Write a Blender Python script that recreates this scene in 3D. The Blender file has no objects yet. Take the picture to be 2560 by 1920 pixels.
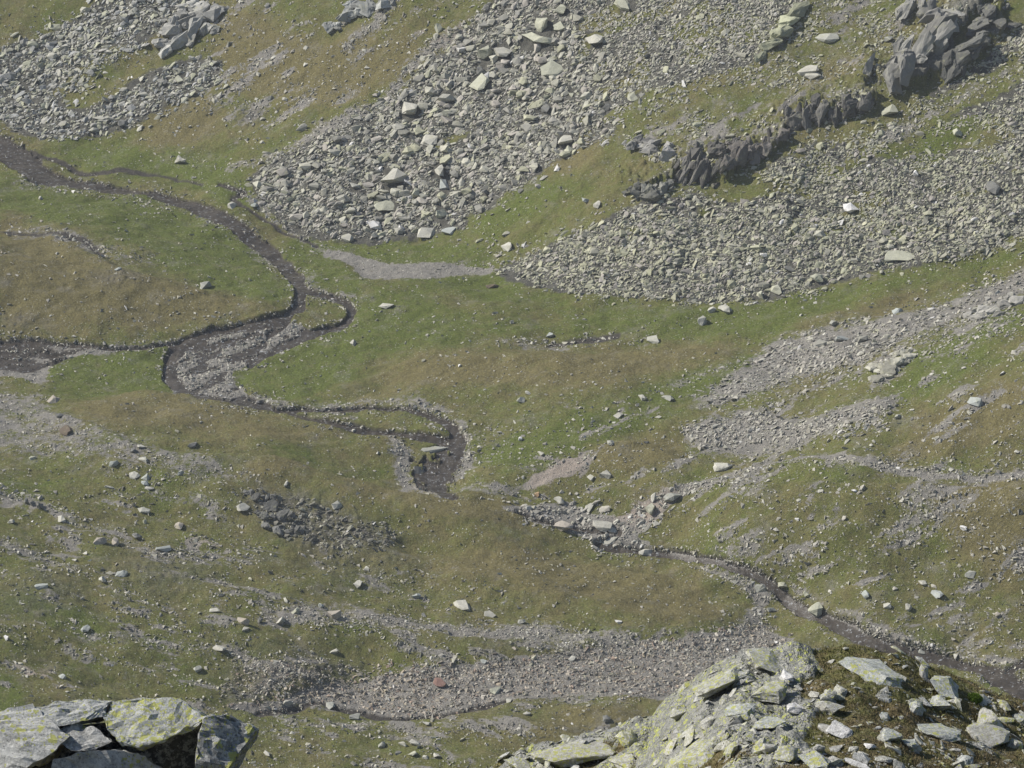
import bpy, bmesh, math, random
import numpy as np
from mathutils import Vector, Matrix
from math import radians, sin, cos, tan, pi
random.seed(7); rng = np.random.default_rng(7)
S = bpy.context.scene; COL = S.collection

# ------------------------------------------------------------------ camera, light, exposure
H = 350.0; PITCH = radians(24.0); HFOV = radians(14.0)
cam_d = bpy.data.cameras.new('camera'); cam = bpy.data.objects.new('camera', cam_d); COL.objects.link(cam)
cam.location = (0, 0, H); cam.rotation_euler = (pi/2 - PITCH, 0, 0)
cam_d.sensor_width = 36; cam_d.lens = 18/tan(HFOV/2); cam_d.clip_start = 0.5; cam_d.clip_end = 6000
S.camera = cam
SUN = Vector((-0.70, 0.13, 0.62)).normalized()
w = bpy.data.worlds.new('World'); S.world = w; w.use_nodes = True
nt = w.node_tree; bgn = nt.nodes['Background']; sky = nt.nodes.new('ShaderNodeTexSky')
sky.sky_type = 'NISHITA'; sky.sun_disc = False
sky.sun_elevation = math.asin(SUN.z); sky.sun_rotation = math.atan2(SUN.x, SUN.y)
nt.links.new(sky.outputs[0], bgn.inputs[0]); bgn.inputs[1].default_value = 0.075
sl = bpy.data.lights.new('sun', 'SUN'); sun = bpy.data.objects.new('sun', sl); COL.objects.link(sun)
sl.energy = 4.4; sl.angle = radians(0.5); sl.color = (1.0, 0.95, 0.87)
sun.rotation_euler = (-SUN).to_track_quat('-Z', 'Y').to_euler()
S.view_settings.view_transform = 'Standard'; S.view_settings.look = 'None'
S.view_settings.exposure = 0.44; S.view_settings.gamma = 1.0
HAZE = 0.00008

# ------------------------------------------------------------------ helpers
W2, H2 = 1106.0, 829.5; F = W2/tan(HFOV/2)
CP, SP = cos(PITCH), sin(PITCH)
def project(X, Y, Z):
    dz = Z - H
    f = Y*CP - dz*SP; up = Y*SP + dz*CP
    return W2 + F*X/f, H2 - F*up/f
def ray(u, v):
    a = (u - W2)/F; b = (H2 - v)/F
    return a, CP + b*SP, -SP + b*CP
def tag(o, label=None, cat=None, group=None, kind=None):
    if label: o['label'] = label
    if cat: o['category'] = cat
    if group: o['group'] = group
    if kind: o['kind'] = kind
    return o
def hsh(ix, iy, s):
    h = (ix.astype(np.int64)*374761393 + iy.astype(np.int64)*668265263 + s*2147483647) & 0xffffffff
    h = ((h ^ (h >> 13))*1274126177) & 0xffffffff
    h = ((h ^ (h >> 16))*2246822519) & 0xffffffff
    return ((h ^ (h >> 15)) & 0xffffff)/16777215.0
def vn(x, y, s=0):
    x = np.asarray(x, float); y = np.asarray(y, float)
    ix = np.floor(x); iy = np.floor(y); fx = x-ix; fy = y-iy
    fx = fx*fx*fx*(fx*(fx*6-15)+10); fy = fy*fy*fy*(fy*(fy*6-15)+10)
    a = hsh(ix, iy, s); b = hsh(ix+1, iy, s); c = hsh(ix, iy+1, s); d = hsh(ix+1, iy+1, s)
    return (a+(b-a)*fx + (c-a)*fy + (a-b-c+d)*fx*fy)*2-1
def fbm(x, y, s=0, o=4, g=0.5):
    r = 0; a = 1; t = 0
    for i in range(o):
        r = r + a*vn(x*(2.03**i)+i*17.3, y*(2.03**i)+i*9.1, s+i); t += a; a *= g
    return r/t*1.6
def sstep(a, b, x):
    t = np.clip((x-a)/(b-a), 0, 1); return t*t*(3-2*t)
def mesh_from(name, V, Fc, mat=None, cols=None, smooth=False, nside=3):
    m = bpy.data.meshes.new(name); nv, nf = len(V), len(Fc)
    m.vertices.add(nv); m.vertices.foreach_set('co', np.ascontiguousarray(V, dtype=np.float32).ravel())
    m.loops.add(nf*nside); m.loops.foreach_set('vertex_index', np.ascontiguousarray(Fc, dtype=np.int32).ravel())
    m.polygons.add(nf); m.polygons.foreach_set('loop_start', np.arange(0, nf*nside, nside, dtype=np.int32))
    m.polygons.foreach_set('use_smooth', np.full(nf, smooth, dtype=bool))
    for k, c in (cols or {}).items():
        a = m.attributes.new(k, 'FLOAT_COLOR', 'POINT')
        c4 = np.ones((nv, 4), np.float32); c4[:, :c.shape[1]] = c
        a.data.foreach_set('color', c4.ravel())
    m.update(calc_edges=True)
    if mat: m.materials.append(mat)
    return m
def link(name, m, kind=None, parent=None):
    o = bpy.data.objects.new(name, m); COL.objects.link(o)
    if kind: o['kind'] = kind
    if parent: o.parent = parent
    return o

# ------------------------------------------------------------------ survey of the land (u, v, height)
PTS = '''-300 -350 35;0 -350 45;550 -350 52;1100 -350 62;1700 -350 70;2212 -350 76;2500 -350 80
-300 0 18;0 0 21.8;300 0 24;550 0 27;800 0 31;1100 0 35.3;1500 0 42;1800 0 46;2212 0 50;2500 0 53
-300 250 5;0 250 4;300 250 6.5;550 250 10;800 250 14.5;1100 250 18;1500 250 27;1800 250 30;2212 250 33.5;2500 250 37
1300 450 13.5;1700 450 16.8;2212 400 24.3;2500 400 28
-300 280 3;0 290 2;200 335 1;400 400 .6;550 480 0;800 520 0;1000 500 2.5;1060 580 1;1300 640 2.5;1560 660 4;1900 600 10;2212 540 16;2500 480 22
-300 400 2;0 400 2.2;300 420 .5;640 600 0;700 700 0;400 740 -.3;360 800 -.5;600 885 -.8;900 900 -1.2;960 1000 -2.5
-300 600 10;0 600 8;150 560 6.5;300 620 5;450 640 3;550 680 1.2;200 690 2.5;0 720 1.2;0 500 6;150 500 4
900 700 1.5;1100 660 2.4;900 600 1;1200 740 1.3;1450 740 2.3;1200 800 3;900 800 1.6;1500 800 4.3;1000 880 0;1200 900 2.4;1100 1000 0
1650 720 5;1900 720 11;2212 650 19;2500 650 24;2212 800 20;2500 800 24;2212 950 14;2212 1020 10;2500 1020 13;2000 1040 8.3;2212 1060 10;2500 1060 11;1700 1050 4.3
2000 1200 0;2212 1250 -1;2500 1250 0;1900 1390 -9;2050 1420 -9.5;2212 1500 -10;2500 1560 -10.5
960 1040 -3;1250 1140 -6;1450 1200 -7.5;1700 1290 -8.5;1400 1050 0;1600 1100 1;1500 1000 2;1600 900 5;1800 950 8;1900 880 11;1600 1180 -3;1800 1150 2
0 830 0;-300 850 1;200 830 -.3;100 890 3;300 960 3.5;300 880 1.5;600 990 1.7;860 1045 -1;1000 1068 -1.2;1120 1103 -3.4;1180 1135 -5
-300 1000 9;0 1000 6;0 1150 5;0 1300 4;0 1450 2;-300 1300 7;300 1100 3;300 1300 1;600 1100 0;600 1250 -2;600 1400 -4;900 1200 -4.5;1100 1250 -6
1300 1300 -7.5;1500 1330 -8.3;1000 1400 -7;1300 1450 -9;1550 1420 -9.3;700 1490 -8;880 1545 -9.5;1200 1510 -9.5;1450 1520 -9.8;300 1480 -2
1100 1570 -8.0;1200 1610 -8.0;700 1600 -7;1000 1659 -9;400 1600 -5;0 1600 0;-300 1600 2;1400 1600 -9.5;1700 1450 -10.5;2000 1600 -12;2400 1650 -11;1700 1700 -13
-300 1800 -5;0 1800 -6;800 1800 -13;1500 1800 -15;2300 1800 -15'''
P = np.array([[float(q) for q in t.split()] for t in PTS.replace('\n', ';').split(';') if t.strip()])
a, b, c = ray(P[:, 0], P[:, 1]); t = (P[:, 2]-H)/c
PX, PY, PZ = a*t/100, b*t/100, P[:, 2]
def tps(r2): return r2*np.log(r2+1e-9)
n = len(P); K = tps((PX[:, None]-PX)**2 + (PY[:, None]-PY)**2) + np.eye(n)*0.0006
Q = np.stack([np.ones(n), PX, PY], 1)
A = np.block([[K, Q], [Q.T, np.zeros((3, 3))]]); sol = np.linalg.solve(A, np.r_[PZ, 0, 0, 0])
def valley(X, Y):
    X = X/100; Y = Y/100; out = sol[n] + sol[n+1]*X + sol[n+2]*Y
    for i in range(n):
        out = out + sol[i]*tps((X-PX[i])**2 + (Y-PY[i])**2)
    return out

# ------------------------------------------------------------------ ground cover map
R = 2.0; U0, V0 = -400.0, -400.0; NU, NV = 1506, 1160
GU, GV = np.meshgrid(U0+np.arange(NU)*R, V0+np.arange(NV)*R)
def inpoly(poly, x, y):
    r = np.zeros(np.shape(x), bool); p = list(poly)
    for i in range(len(p)):
        x1, y1 = p[i]; x2, y2 = p[i-1]
        if y1 == y2: continue
        r ^= ((y1 > y) != (y2 > y)) & (x < (x2-x1)*(y-y1)/(y2-y1)+x1)
    return r
def parse(s):
    q = [float(t) for t in s.replace(',', ' ').split()]
    return [(q[i], q[i+1]) for i in range(0, len(q), 2)]
def parse3(s):
    q = [float(t) for t in s.replace(',', ' ').split()]
    return [(q[i], q[i+1], q[i+2]) for i in range(0, len(q), 3)]
def sub(bb):
    x0, y0, x1, y1 = bb
    return (slice(max(0, int((y0-V0)/R)), min(NV, int((y1-V0)/R)+2)), slice(max(0, int((x0-U0)/R)), min(NU, int((x1-U0)/R)+2)))
def blur(m, r):
    for ax in (0, 1):
        for _ in range(2):
            c = np.cumsum(np.pad(m, [(r+1, r) if k == ax else (0, 0) for k in (0, 1)], mode='edge'), axis=ax)
            m = (np.take(c, range(2*r+1, c.shape[ax]), ax)-np.take(c, range(0, c.shape[ax]-2*r-1), ax))/(2*r+1)
    return m
def pmask(polys, soft=2, val=1.0, m=None):
    m = np.zeros((NV, NU)) if m is None else m
    for s in polys:
        p = parse(s) if isinstance(s, str) else s
        xs = [q[0] for q in p]; ys = [q[1] for q in p]
        sl_ = sub((min(xs)-4, min(ys)-4, max(xs)+4, max(ys)+4))
        m[sl_][inpoly(p, GU[sl_], GV[sl_])] = val
    return blur(m, soft) if soft else m
def lmask(lines, soft=1, m=None, wide=1.0):
    """lines u v width; falls off to the side; v counts double (the ground is foreshortened)"""
    m = np.zeros((NV, NU)) if m is None else m
    for s in lines:
        p = parse3(s)
        for (x1, y1, w1), (x2, y2, w2) in zip(p, p[1:]):
            mw = max(w1, w2)+4
            sl_ = sub((min(x1, x2)-mw, min(y1, y2)-mw, max(x1, x2)+mw, max(y1, y2)+mw))
            x = GU[sl_]; y = GV[sl_]; dx, dy = x2-x1, (y2-y1)
            t = np.clip(((x-x1)*dx + (y-y1)*dy)/(dx*dx+dy*dy+1e-6), 0, 1)
            d = np.hypot(x-x1-t*dx, y-y1-t*dy); wd = (w1+(w2-w1)*t)/2*wide
            m[sl_] = np.maximum(m[sl_], np.clip((wd-d)/2.5+.5, 0, 1))
    return blur(m, soft) if soft else m
def look(m, u, v):
    x = np.clip((u-U0)/R, 0, NU-1.01); y = np.clip((v-V0)/R, 0, NV-1.01)
    ix = x.astype(int); iy = y.astype(int); fx = x-ix; fy = y-iy
    return (m[iy, ix]*(1-fx)+m[iy, ix+1]*fx)*(1-fy) + (m[iy+1, ix]*(1-fx)+m[iy+1, ix+1]*fx)*fy

SCREE_A = '540 385 600 345 720 290 800 240 870 200 900 160 960 110 1010 60 1070 0 1160 -120 1900 -120 1730 0 1690 70 1620 130 1500 180 1400 195 1340 240 1310 300 1240 330 1180 355 1150 390 1090 425 1060 455 1010 465 1010 490 900 505 800 518 700 508 640 500 600 470 560 430'
SCREE_B = '1060 585 1150 545 1230 510 1300 480 1400 430 1470 415 1560 410 1640 370 1700 340 1800 300 1900 280 2000 210 2100 150 2212 60 2400 -60 2500 400 2300 500 2190 520 2100 548 1950 580 1800 608 1700 636 1560 655 1400 648 1250 640 1150 610'
SCREE_C = '-300 240 -100 140 0 110 120 60 230 0 300 -80 520 -80 430 0 360 60 260 120 180 190 130 225 150 240 230 225 330 160 430 120 485 130 465 180 370 220 310 260 220 290 100 300 40 285 0 250 -200 260'
SCREE_E = '2400 500 2212 590 2150 600 2050 650 1900 690 1780 715 1680 735 1620 785 1560 830 1480 862 1560 868 1700 820 1850 780 1960 740 2050 690 2212 630 2400 560'
SCREE_F = '1470 925 1520 905 1600 890 1700 865 1650 900 1760 905 1900 872 1960 860 1900 910 1830 935 1700 955 1560 972 1490 958'
PALE_MIX = ['1580 0 1750 -100 2400 -100 2000 60 1900 230 1600 360 1450 400 1350 300 1400 220 1500 190 1620 150',
            '1680 790 1900 740 2000 700 2212 640 2212 700 2000 780 1850 830 1700 860 1600 880']
DRYBED = '600 1508 700 1478 860 1450 1000 1432 1150 1420 1300 1402 1450 1380 1640 1350 1720 1380 1640 1440 1500 1490 1440 1512 1200 1500 1100 1512 960 1540 880 1552 800 1540 720 1515 640 1515 560 1532 470 1520'
BAND1 = '560 1318 700 1316 830 1330 1000 1345 1150 1350 1320 1372 1500 1395 1640 1350 1700 1385 1560 1440 1300 1400 1100 1385 900 1362 700 1350 560 1345'
GRAVEL_PATCH = '690 530 740 536 800 552 840 566 930 570 1070 574 1060 584 990 588 940 600 880 598 800 606 775 596 765 575 720 550'
SAND = '1121 1047 1151 1022 1215 990 1272 983 1279 1003 1232 1023 1148 1050'
LEFTGREY = '-300 820 0 835 80 850 130 880 200 925 330 965 470 1000 560 1030 520 1050 380 1040 250 1010 120 985 0 975 -300 960'
TRIB = '-300 740 0 738 60 728 100 733 170 748 250 746 390 734 380 742 300 750 220 760 140 772 105 795 90 828 40 815 0 812 -300 800'
BRAID = '400 732 520 705 640 700 690 712 640 735 560 770 505 792 500 812 540 850 600 880 500 868 430 858 375 830 350 790'
RUBBLE = '520 1050 580 1060 650 1075 740 1100 860 1150 840 1190 740 1190 680 1180 600 1150 550 1110'
GORGE = '1080 1096 1110 1090 1150 1085 1190 1080 1260 1100 1340 1120 1400 1080 1500 1050 1440 1100 1380 1160 1420 1195 1300 1190 1200 1150 1110 1110 1020 1075'
RIVER = ['-260 200 60 -80 290 60 -20 305 60 30 335 62 75 372 44 150 391 28 240 407 22 330 424 23 400 444 25 460 468 28 520 497 30 570 528 33 612 568 36 638 600 38 652 630 30 648 660 32 620 690 24 540 702 20 460 713 22 400 738 26 366 772 30 362 802 30 388 832 28 432 855 24 500 868 20 570 882 16 650 905 11 720 925 11 790 938 13 860 945 13 930 950 15 975 952 20',
         '652 632 20 700 640 12 745 655 15 763 674 16 735 700 18 690 714 18 640 733 18 590 752 17 540 778 13',
         '600 885 10 700 889 12 780 884 11 850 889 12 920 903 14 970 925 20 998 950 24 985 985 28 955 1010 32 935 1035 36 962 1058 22 985 1068 8',
         '400 742 8 450 760 7 500 765 6 560 750 6', '400 800 7 470 785 6 520 765 6',
         '1110 1105 8 1200 1133 11 1270 1147 14 1340 1150 12 1330 1168 12 1290 1183 16 1400 1200 15 1470 1200 18 1550 1213 20 1620 1240 24 1680 1280 26 1730 1320 29 1800 1350 32 1870 1385 32 1960 1408 26 2050 1422 28 2120 1452 34 2190 1492 44 2300 1545 46 2440 1600 46',
         '-300 752 34 -100 750 30 20 744 24 60 738 16 100 737 8 250 750 7 390 739 8',
         '2175 1462 14 2212 1440 16 2300 1400 16']
SIDE = ['60 325 8 130 350 8 190 368 7 270 368 8 340 372 5 400 392 4 440 402 4', '480 405 8 530 418 10 500 440 6 620 495 5 690 525 6', '1180 735 5 1300 732 8 1340 728 5', '-20 490 4 60 500 5 120 505 5 190 525 6 230 545 5', '560 1530 10 700 1515 8 860 1552 12 980 1535 9 1100 1512 8']
GRAVEL_LINES = ['1380 1095 14 1450 1060 12 1560 1030 10 1640 1012 9 1720 997 10 1800 995 12 1900 1003 14 2000 1018 14 2100 1028 16 2212 1028 18 2400 1010 18',
         '1400 1085 6 1500 1060 14 1600 1040 8', '20 500 12 100 500 14 150 515 20 230 545 14 330 560 10', '500 405 14 540 430 16 600 480 12 700 530 14',
         '420 470 5 520 505 10 560 545 14 600 590 8', '640 590 10 665 610 12 690 640 14 760 655 14', '1050 580 12 1000 590 10',
         '0 1060 26 60 1075 20 150 1110 16 250 1160 10 330 1185 20 430 1200 12 520 1220 6',
         '-60 1150 26 40 1185 18 130 1215 12 200 1245 10 280 1285 9 370 1310 7', '150 1350 12 190 1370 12 300 1385 8 430 1395 10 500 1405 18 560 1440 24 640 1450 24 560 1490 20',
         '700 880 14 800 870 10 900 878 16 960 900 16 1010 940 14 1010 985 20 985 1030 24', '850 960 26 880 985 24 870 1030 24 910 1050 20 960 1062 14',
         '1060 737 10 1150 740 14 1230 745 10 1330 738 8 1410 735 8', '540 850 20 600 872 14 680 890 10 760 910 12',
         '120 740 8 200 752 8 330 748 6 400 730 8', '800 230 14 700 280 20 640 320 12', '1010 60 24 940 100 30 880 150 20 830 230 20 760 270 16 680 310 14 560 350 12 480 370 10',
         '880 -30 30 800 60 20 740 110 10', '40 395 10 150 410 8 260 425 5 350 447 5', '1690 1250 10 1740 1290 12 1800 1330 12 1890 1370 22 1960 1385 14 2100 1420 14 2212 1450 30',
         '1500 1225 10 1600 1260 16 1650 1300 30 1640 1340 26 1560 1370 8', '2212 140 12 2100 200 12 2000 260 16 1900 310 20', '1400 850 6 1500 820 10 1600 780 8', '2212 680 10 2100 690 14 1990 720 10']
gm = pmask([DRYBED, GRAVEL_PATCH, SAND, TRIB], 2)
gm = np.maximum(gm, pmask([BAND1, SCREE_E, SCREE_F], 7)); gm = np.maximum(gm, .6*pmask([LEFTGREY], 10)); gm = np.maximum(gm, lmask(GRAVEL_LINES, 5)); gm = np.maximum(gm, pmask([BRAID, GORGE], 1)); 
gm = np.maximum(gm, .30*pmask(PALE_MIX, 12))
sm = pmask([SCREE_A, SCREE_B, SCREE_C], 4)
GRASS_IN = ['930 320 950 300 1000 285 1030 285 1010 305 960 325', '100 200 160 150 250 110 290 125 210 170 140 215', '1560 175 1700 200 1640 230 1500 250 1450 240', '2212 100 2212 190 2060 260 1990 300 1920 330 1900 300 2050 200 2150 150',
            '2212 310 2050 330 1900 350 1800 380 1780 370 1900 330 2100 260', '1500 420 1570 385 1650 380 1700 400 1600 450', '1480 455 1560 440 1540 470', '1700 120 1800 50 1870 20 1830 90 1740 150', '1560 250 1700 200 1850 150 1870 175 1750 215 1680 250 1520 270']
sm = np.clip(sm - .9*pmask(GRASS_IN, 4), 0, 1)
ISL = ['630 690 660 678 700 680 695 692 650 702', '510 725 560 718 610 722 590 732 530 740', '460 772 490 768 500 778 465 782', '790 918 830 906 880 905 920 915 870 922 810 926', '75 738 100 736 90 742 60 742']
isl = pmask(ISL, 1); gm = np.clip(gm-isl, 0, 1)
wm = np.clip(lmask(RIVER, 1, None, .86)-isl*.9, 0, 1); side = lmask(SIDE, 1)
mud = pmask(['-300 745 0 742 60 740 130 752 200 752 110 782 60 796 0 790 -300 785'], 3)
bra = pmask([BRAID], 1); sx_ = (GU*.85-GV*1.3); sy_ = (GU*.5+GV*1.1)
wm = np.maximum(wm, mud*sstep(-.45, -.05, fbm(GU/50, GV/8, 307, 3)))
wm = np.maximum(wm, bra*sstep(.02, .14, fbm(sx_/60, sy_/15, 301, 3)-.26)*.9)
wm = np.maximum(wm, pmask(['-60 285 30 290 95 350 60 385 20 350 -60 320'], 2)*sstep(-.25, -.05, fbm(GU/22, GV/12, 303, 3)))
wm = np.maximum(wm, pmask(['885 985 950 960 1000 965 980 1040 960 1062 900 1045'], 1)*sstep(-.05, .15, fbm(GU/18, GV/10, 305, 3)))
# tendency of the turf: + green, - straw
gr = np.zeros((NV, NU))
for s in ['180 300 350 330 530 370 540 450 400 400 200 360 100 310', '0 390 150 410 330 440 450 480 560 540 620 620 640 660 560 650 450 620 350 560 200 500 60 460 0 440', '630 500 800 520 1010 520 1080 570 900 580 700 530 780 620 760 650 690 630 640 560',
          '780 660 900 610 1060 590 1150 620 1300 670 1600 670 1800 620 2212 545 2212 560 1900 650 1700 720 1450 735 1200 715 900 740 780 760 640 780 620 740 760 700',
          '110 790 200 750 390 740 345 780 370 840 200 850 90 850', '300 745 390 738 360 790 330 800', '510 800 600 760 780 740 780 790 650 860 560 850', '1620 740 1700 800 1500 860 1350 850 1450 810 1580 780', '1000 970 1200 900 1500 880 1300 950 1100 1010',
          '0 1010 60 1030 200 1060 120 1055 0 1040', '400 985 600 960 850 1010 850 1035 640 1000', '1000 480 1200 380 1300 400 1150 470 1060 530', '1100 450 1300 310 1420 260 1350 330 1200 440 1060 500', '1500 1205 1640 1245 1700 1285 1620 1230 1520 1195', '1950 1370 2020 1375 2080 1400 2000 1400', '1300 1360 1560 1350 1600 1370 1400 1375',
          '150 1380 400 1360 480 1390 300 1380 0 1320 0 1290 200 1330', '0 1460 40 1490 60 1530 0 1560 -100 1500', '1900 350 2100 250 2212 190 2212 230 2000 330', '1880 860 2060 740 2212 650 2212 700 2000 860']:
    gr = pmask([s], 0, 1.0, gr)
br = np.zeros((NV, NU))
for s in ['0 460 100 500 250 590 450 620 560 660 520 690 300 700 100 710 0 700', '900 640 1100 640 1330 670 1200 700 950 690', '780 780 1000 765 1300 760 1600 745 1640 760 1560 800 1300 830 1000 830 820 810', '300 270 350 220 430 210 480 240 420 300 330 330',
          '450 0 700 100 900 90 870 160 700 230 500 180', '1680 190 1800 140 1880 160 1800 190', '120 880 300 850 420 870 700 960 900 1000 860 1010 500 940 200 910', '400 960 620 990 860 1045 1100 1090 1250 1160 1000 1120 700 1050 500 1010', '1050 1180 1300 1230 1500 1290 1600 1350 1400 1340 1100 1270 900 1220',
          '1700 690 1900 640 2100 600 2000 650 1750 720', '2000 1050 2212 1050 2212 1300 2050 1150', '1260 960 1500 930 1460 1000 1300 1020', '1100 1570 1400 1520 1400 1580 1200 1600', '1200 300 1400 300 1300 370 1180 420', '2000 900 2212 850 2212 950 1900 990']:
    br = pmask([s], 0, 1.0, br)
turf = blur(gr, 9)-blur(br, 12)
dark = pmask([RUBBLE, '1820 745 1880 735 1880 760 1820 765', '200 590 290 580 300 610 230 620', '0 690 60 685 90 705 20 710', '505 235 560 235 570 260 520 265'], 6)
dark = np.maximum(dark, .45*pmask(['0 1250 120 1245 210 1290 110 1330 0 1330', '240 1180 420 1185 490 1240 340 1290 240 1240', '440 1370 640 1400 720 1420 560 1430', '640 1180 860 1190 900 1240 700 1240', '900 1340 1100 1370 1300 1420 1100 1420'], 10))
dark = np.maximum(dark, .8*pmask(['480 1440 600 1440 720 1420 800 1440 700 1480 600 1500 540 1530 480 1510'], 6))
pink = np.maximum(pmask([SAND, '1010 30 1060 0 1100 -60 1000 -60 900 60 940 90', '380 1128 480 1150 500 1170 440 1165', '20 1380 80 1400 110 1480 70 1480', '1300 1110 1400 1080 1480 1050 1400 1130', '2130 350 2212 300 2212 420 2100 450'], 8), 0)
glm = lmask(GRAVEL_LINES, 3)
bank = np.clip(blur(np.clip(lmask(RIVER, 1), 0, 1), 5)*2.4 - 1.5*wm, 0, 1)
hill = blur(pmask(['1480 880 1700 870 1900 820 2212 690 2460 600 2460 1500 2212 1440 1900 1360 1700 1250 1450 1180 1380 1090 1500 1030 1300 1010 1250 980 1400 950',
                   '1000 960 1130 880 1400 870 1560 850 1500 940 1300 1090 1000 1060', '480 -80 900 -80 1000 40 850 150 750 280 600 330 500 290 420 200'], 0), 14)
low = blur(pmask(['-250 1050 300 1040 560 1120 700 1190 900 1240 1200 1330 1640 1350 1500 1380 1300 1560 1400 1680 -250 1680'], 0), 14)
# cliffs: the upper side of each ledge is lifted
def ledge(poly, line, amt, reach, m, taper=0):
    p = parse(poly); L = parse(line); k = pmask([p], 0)
    d = np.full((NV, NU), 1e9)
    for (x1, y1), (x2, y2) in zip(L, L[1:]):
        dx, dy = x2-x1, y2-y1; t = np.clip(((GU-x1)*dx+(GV-y1)*dy)/(dx*dx+dy*dy), 0, 1)
        d = np.minimum(d, np.hypot(GU-x1-t*dx, GV-y1-t*dy))
    if taper:
        for e in (L[0], L[-1]): k = k*sstep(0, taper, np.hypot(GU-e[0], (GV-e[1])*1.5))
    return np.maximum(m, k*amt*np.clip(1-d/reach, 0, 1)**1.3)
lift = np.zeros((NV, NU))
lift = ledge('1480 385 1560 392 1600 360 1660 335 1700 290 1770 262 1850 245 1885 225 1880 120 1480 230 1420 330', '1480 385 1560 392 1600 360 1660 335 1700 290 1770 262 1850 245 1885 225', 2.3, 90, lift)
lift = ledge('1945 195 1990 185 2045 140 2060 90 2100 40 2150 0 2150 -120 1880 -60 1840 150', '1945 195 1990 185 2045 140 2060 90 2100 40 2150 0', 3.4, 130, lift)
lift = ledge('2050 165 2100 130 2160 70 2160 0 2080 60 2040 130', '2050 165 2100 130 2160 70', 2.5, 120, lift)
lift = ledge('1360 420 1395 432 1440 400 1470 350 1440 300 1350 330', '1360 420 1395 432 1440 400', 2.2, 110, lift)

swell = np.zeros((NV, NU))
def near_side(line, dv=100):
    p = parse(line); return ' '.join('%g %g' % q for q in p) + ' ' + ' '.join('%g %g' % (x, y+dv) for x, y in reversed(p))
for line, amt, reach in [('-200 870 60 880 130 902 300 975 450 990 600 1006 760 1036 860 1061 1000 1084 1130 1122 1210 1156', 1.7, 130),
                         ('540 1548 720 1534 800 1556 880 1568 960 1556 1100 1528 1250 1520 1440 1532', 1.0, 110),
                         ('1400 1110 1560 1068 1700 1062 1850 1048 2000 1050 2212 1070 2400 1090', 1.5, 150),
                         ('60 500 150 525 250 572 450 632 560 660 630 672', 1.4, 90), ('760 790 840 776 1000 774 1300 768 1500 758 1620 752', 1.0, 90),
                         ('-100 1200 120 1240 280 1310 420 1345 520 1365', .8, 80), ('150 1372 300 1400 480 1420', .7, 60), ('700 880 560 860 430 850 300 845 120 860', .6, 60),
                         ('850 1180 1050 1190 1300 1230 1500 1285 1600 1330', .8, 110), ('1180 985 1320 955 1480 935', .6, 60), ('560 1345 800 1362 1100 1385 1300 1400', .6, 50)]:
    swell = np.maximum(swell, ledge(near_side(line, reach), line, amt, reach, np.zeros((NV, NU)), 190))
swell = blur(swell, 2)

# ------------------------------------------------------------------ ground mesh: fan of stations, azimuth x distance
inner = np.linspace(-7.6, 7.6, 1150); outer = 7.6 + np.cumsum(np.linspace(0.02, 0.6, 36))
AZ = np.radians(np.r_[-outer[::-1], inner, outer])
D = np.r_[np.geomspace(2.0, 40, 40)[:-1], np.arange(40, 100, .14), np.geomspace(100, 560, 70)[:-1], np.arange(560, 985, .42), np.geomspace(985, 2200, 90)]
ND, NA = len(D), len(AZ)
AA, DD = np.meshgrid(AZ, D); GX = DD*np.sin(AA); GY = DD*np.cos(AA)
CREST = [(-200, 2600), (700, 1900), (1000, 1760), (1100, 1700), (1180, 1672), (1300, 1642), (1400, 1604), (1440, 1560), (1500, 1512), (1600, 1452), (1700, 1440), (1850, 1440), (1940, 1466), (2000, 1500), (2100, 1535), (2212, 1575), (2400, 1640), (2800, 1800)]
ROCKN = [None]
def near_z(X, Y):
    d = np.hypot(X, Y); base = 348.3-.66*d
    u = W2 + F*(X/np.maximum(Y, .1))/CP*0.8828*1.0
    # crest line of the knoll, 80 m out
    cu = np.array([c[0] for c in CREST]); cv = np.array([c[1] for c in CREST])
    ra, rb, rc = ray(cu, cv); caz = np.arctan2(ra, rb); cz = H + 80*rc/np.hypot(ra, rb)
    zc = np.interp(np.arctan2(X, Y), caz, cz)
    t = d-80
    face = zc - np.where(t < 0, .21*t, 0) - .9*np.maximum(t, 0)*sstep(0, 5, t) - .03*np.maximum(0, t)
    face = face - np.maximum(0, 58-d)*.6*-0.0
    face = np.where(d < 50, base-1, face)
    k = 0.8; z = np.maximum(base, face)
    kn = np.clip((face-base)/2, 0, 1)
    z = z + kn*(fbm(X/3.1, Y/3.1, 60, 3)*.20 + fbm(X/.8, Y/.8, 61, 3)*.07)
    az_ = np.arctan2(X, Y); rk = sstep(-.12, .25, fbm(X/1.7, Y/1.7, 62, 3)+.9*np.exp(-((az_-.055)/.035)**2)*sstep(74, 79, d)-.75*sstep(.075, .10, az_) - .5*sstep(77, 74.5, d)*sstep(.02, .05, az_))
    z = z + kn*rk*(.05+.16*np.abs(fbm(X/.7, Y/.7, 63, 4))+.05*fbm(X/.22, Y/.22, 64, 2))
    ROCKN[0] = rk*kn
    # shoulder carrying the boulder on the left
    x0, y0 = -3.55*46/45*1.0, 45.8
    z = np.maximum(z, 323.2 - ((X-x0)**2/14 + (Y-y0)**2/9) + fbm(X, Y, 77, 2)*.1)
    return z + fbm(X*2.1, Y*2.1, 5, 3)*.03
far = DD >= 480
Zs = np.zeros_like(DD); Zs[far] = valley(GX[far], GY[far])
bl = sstep(545, 590, DD)
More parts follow.
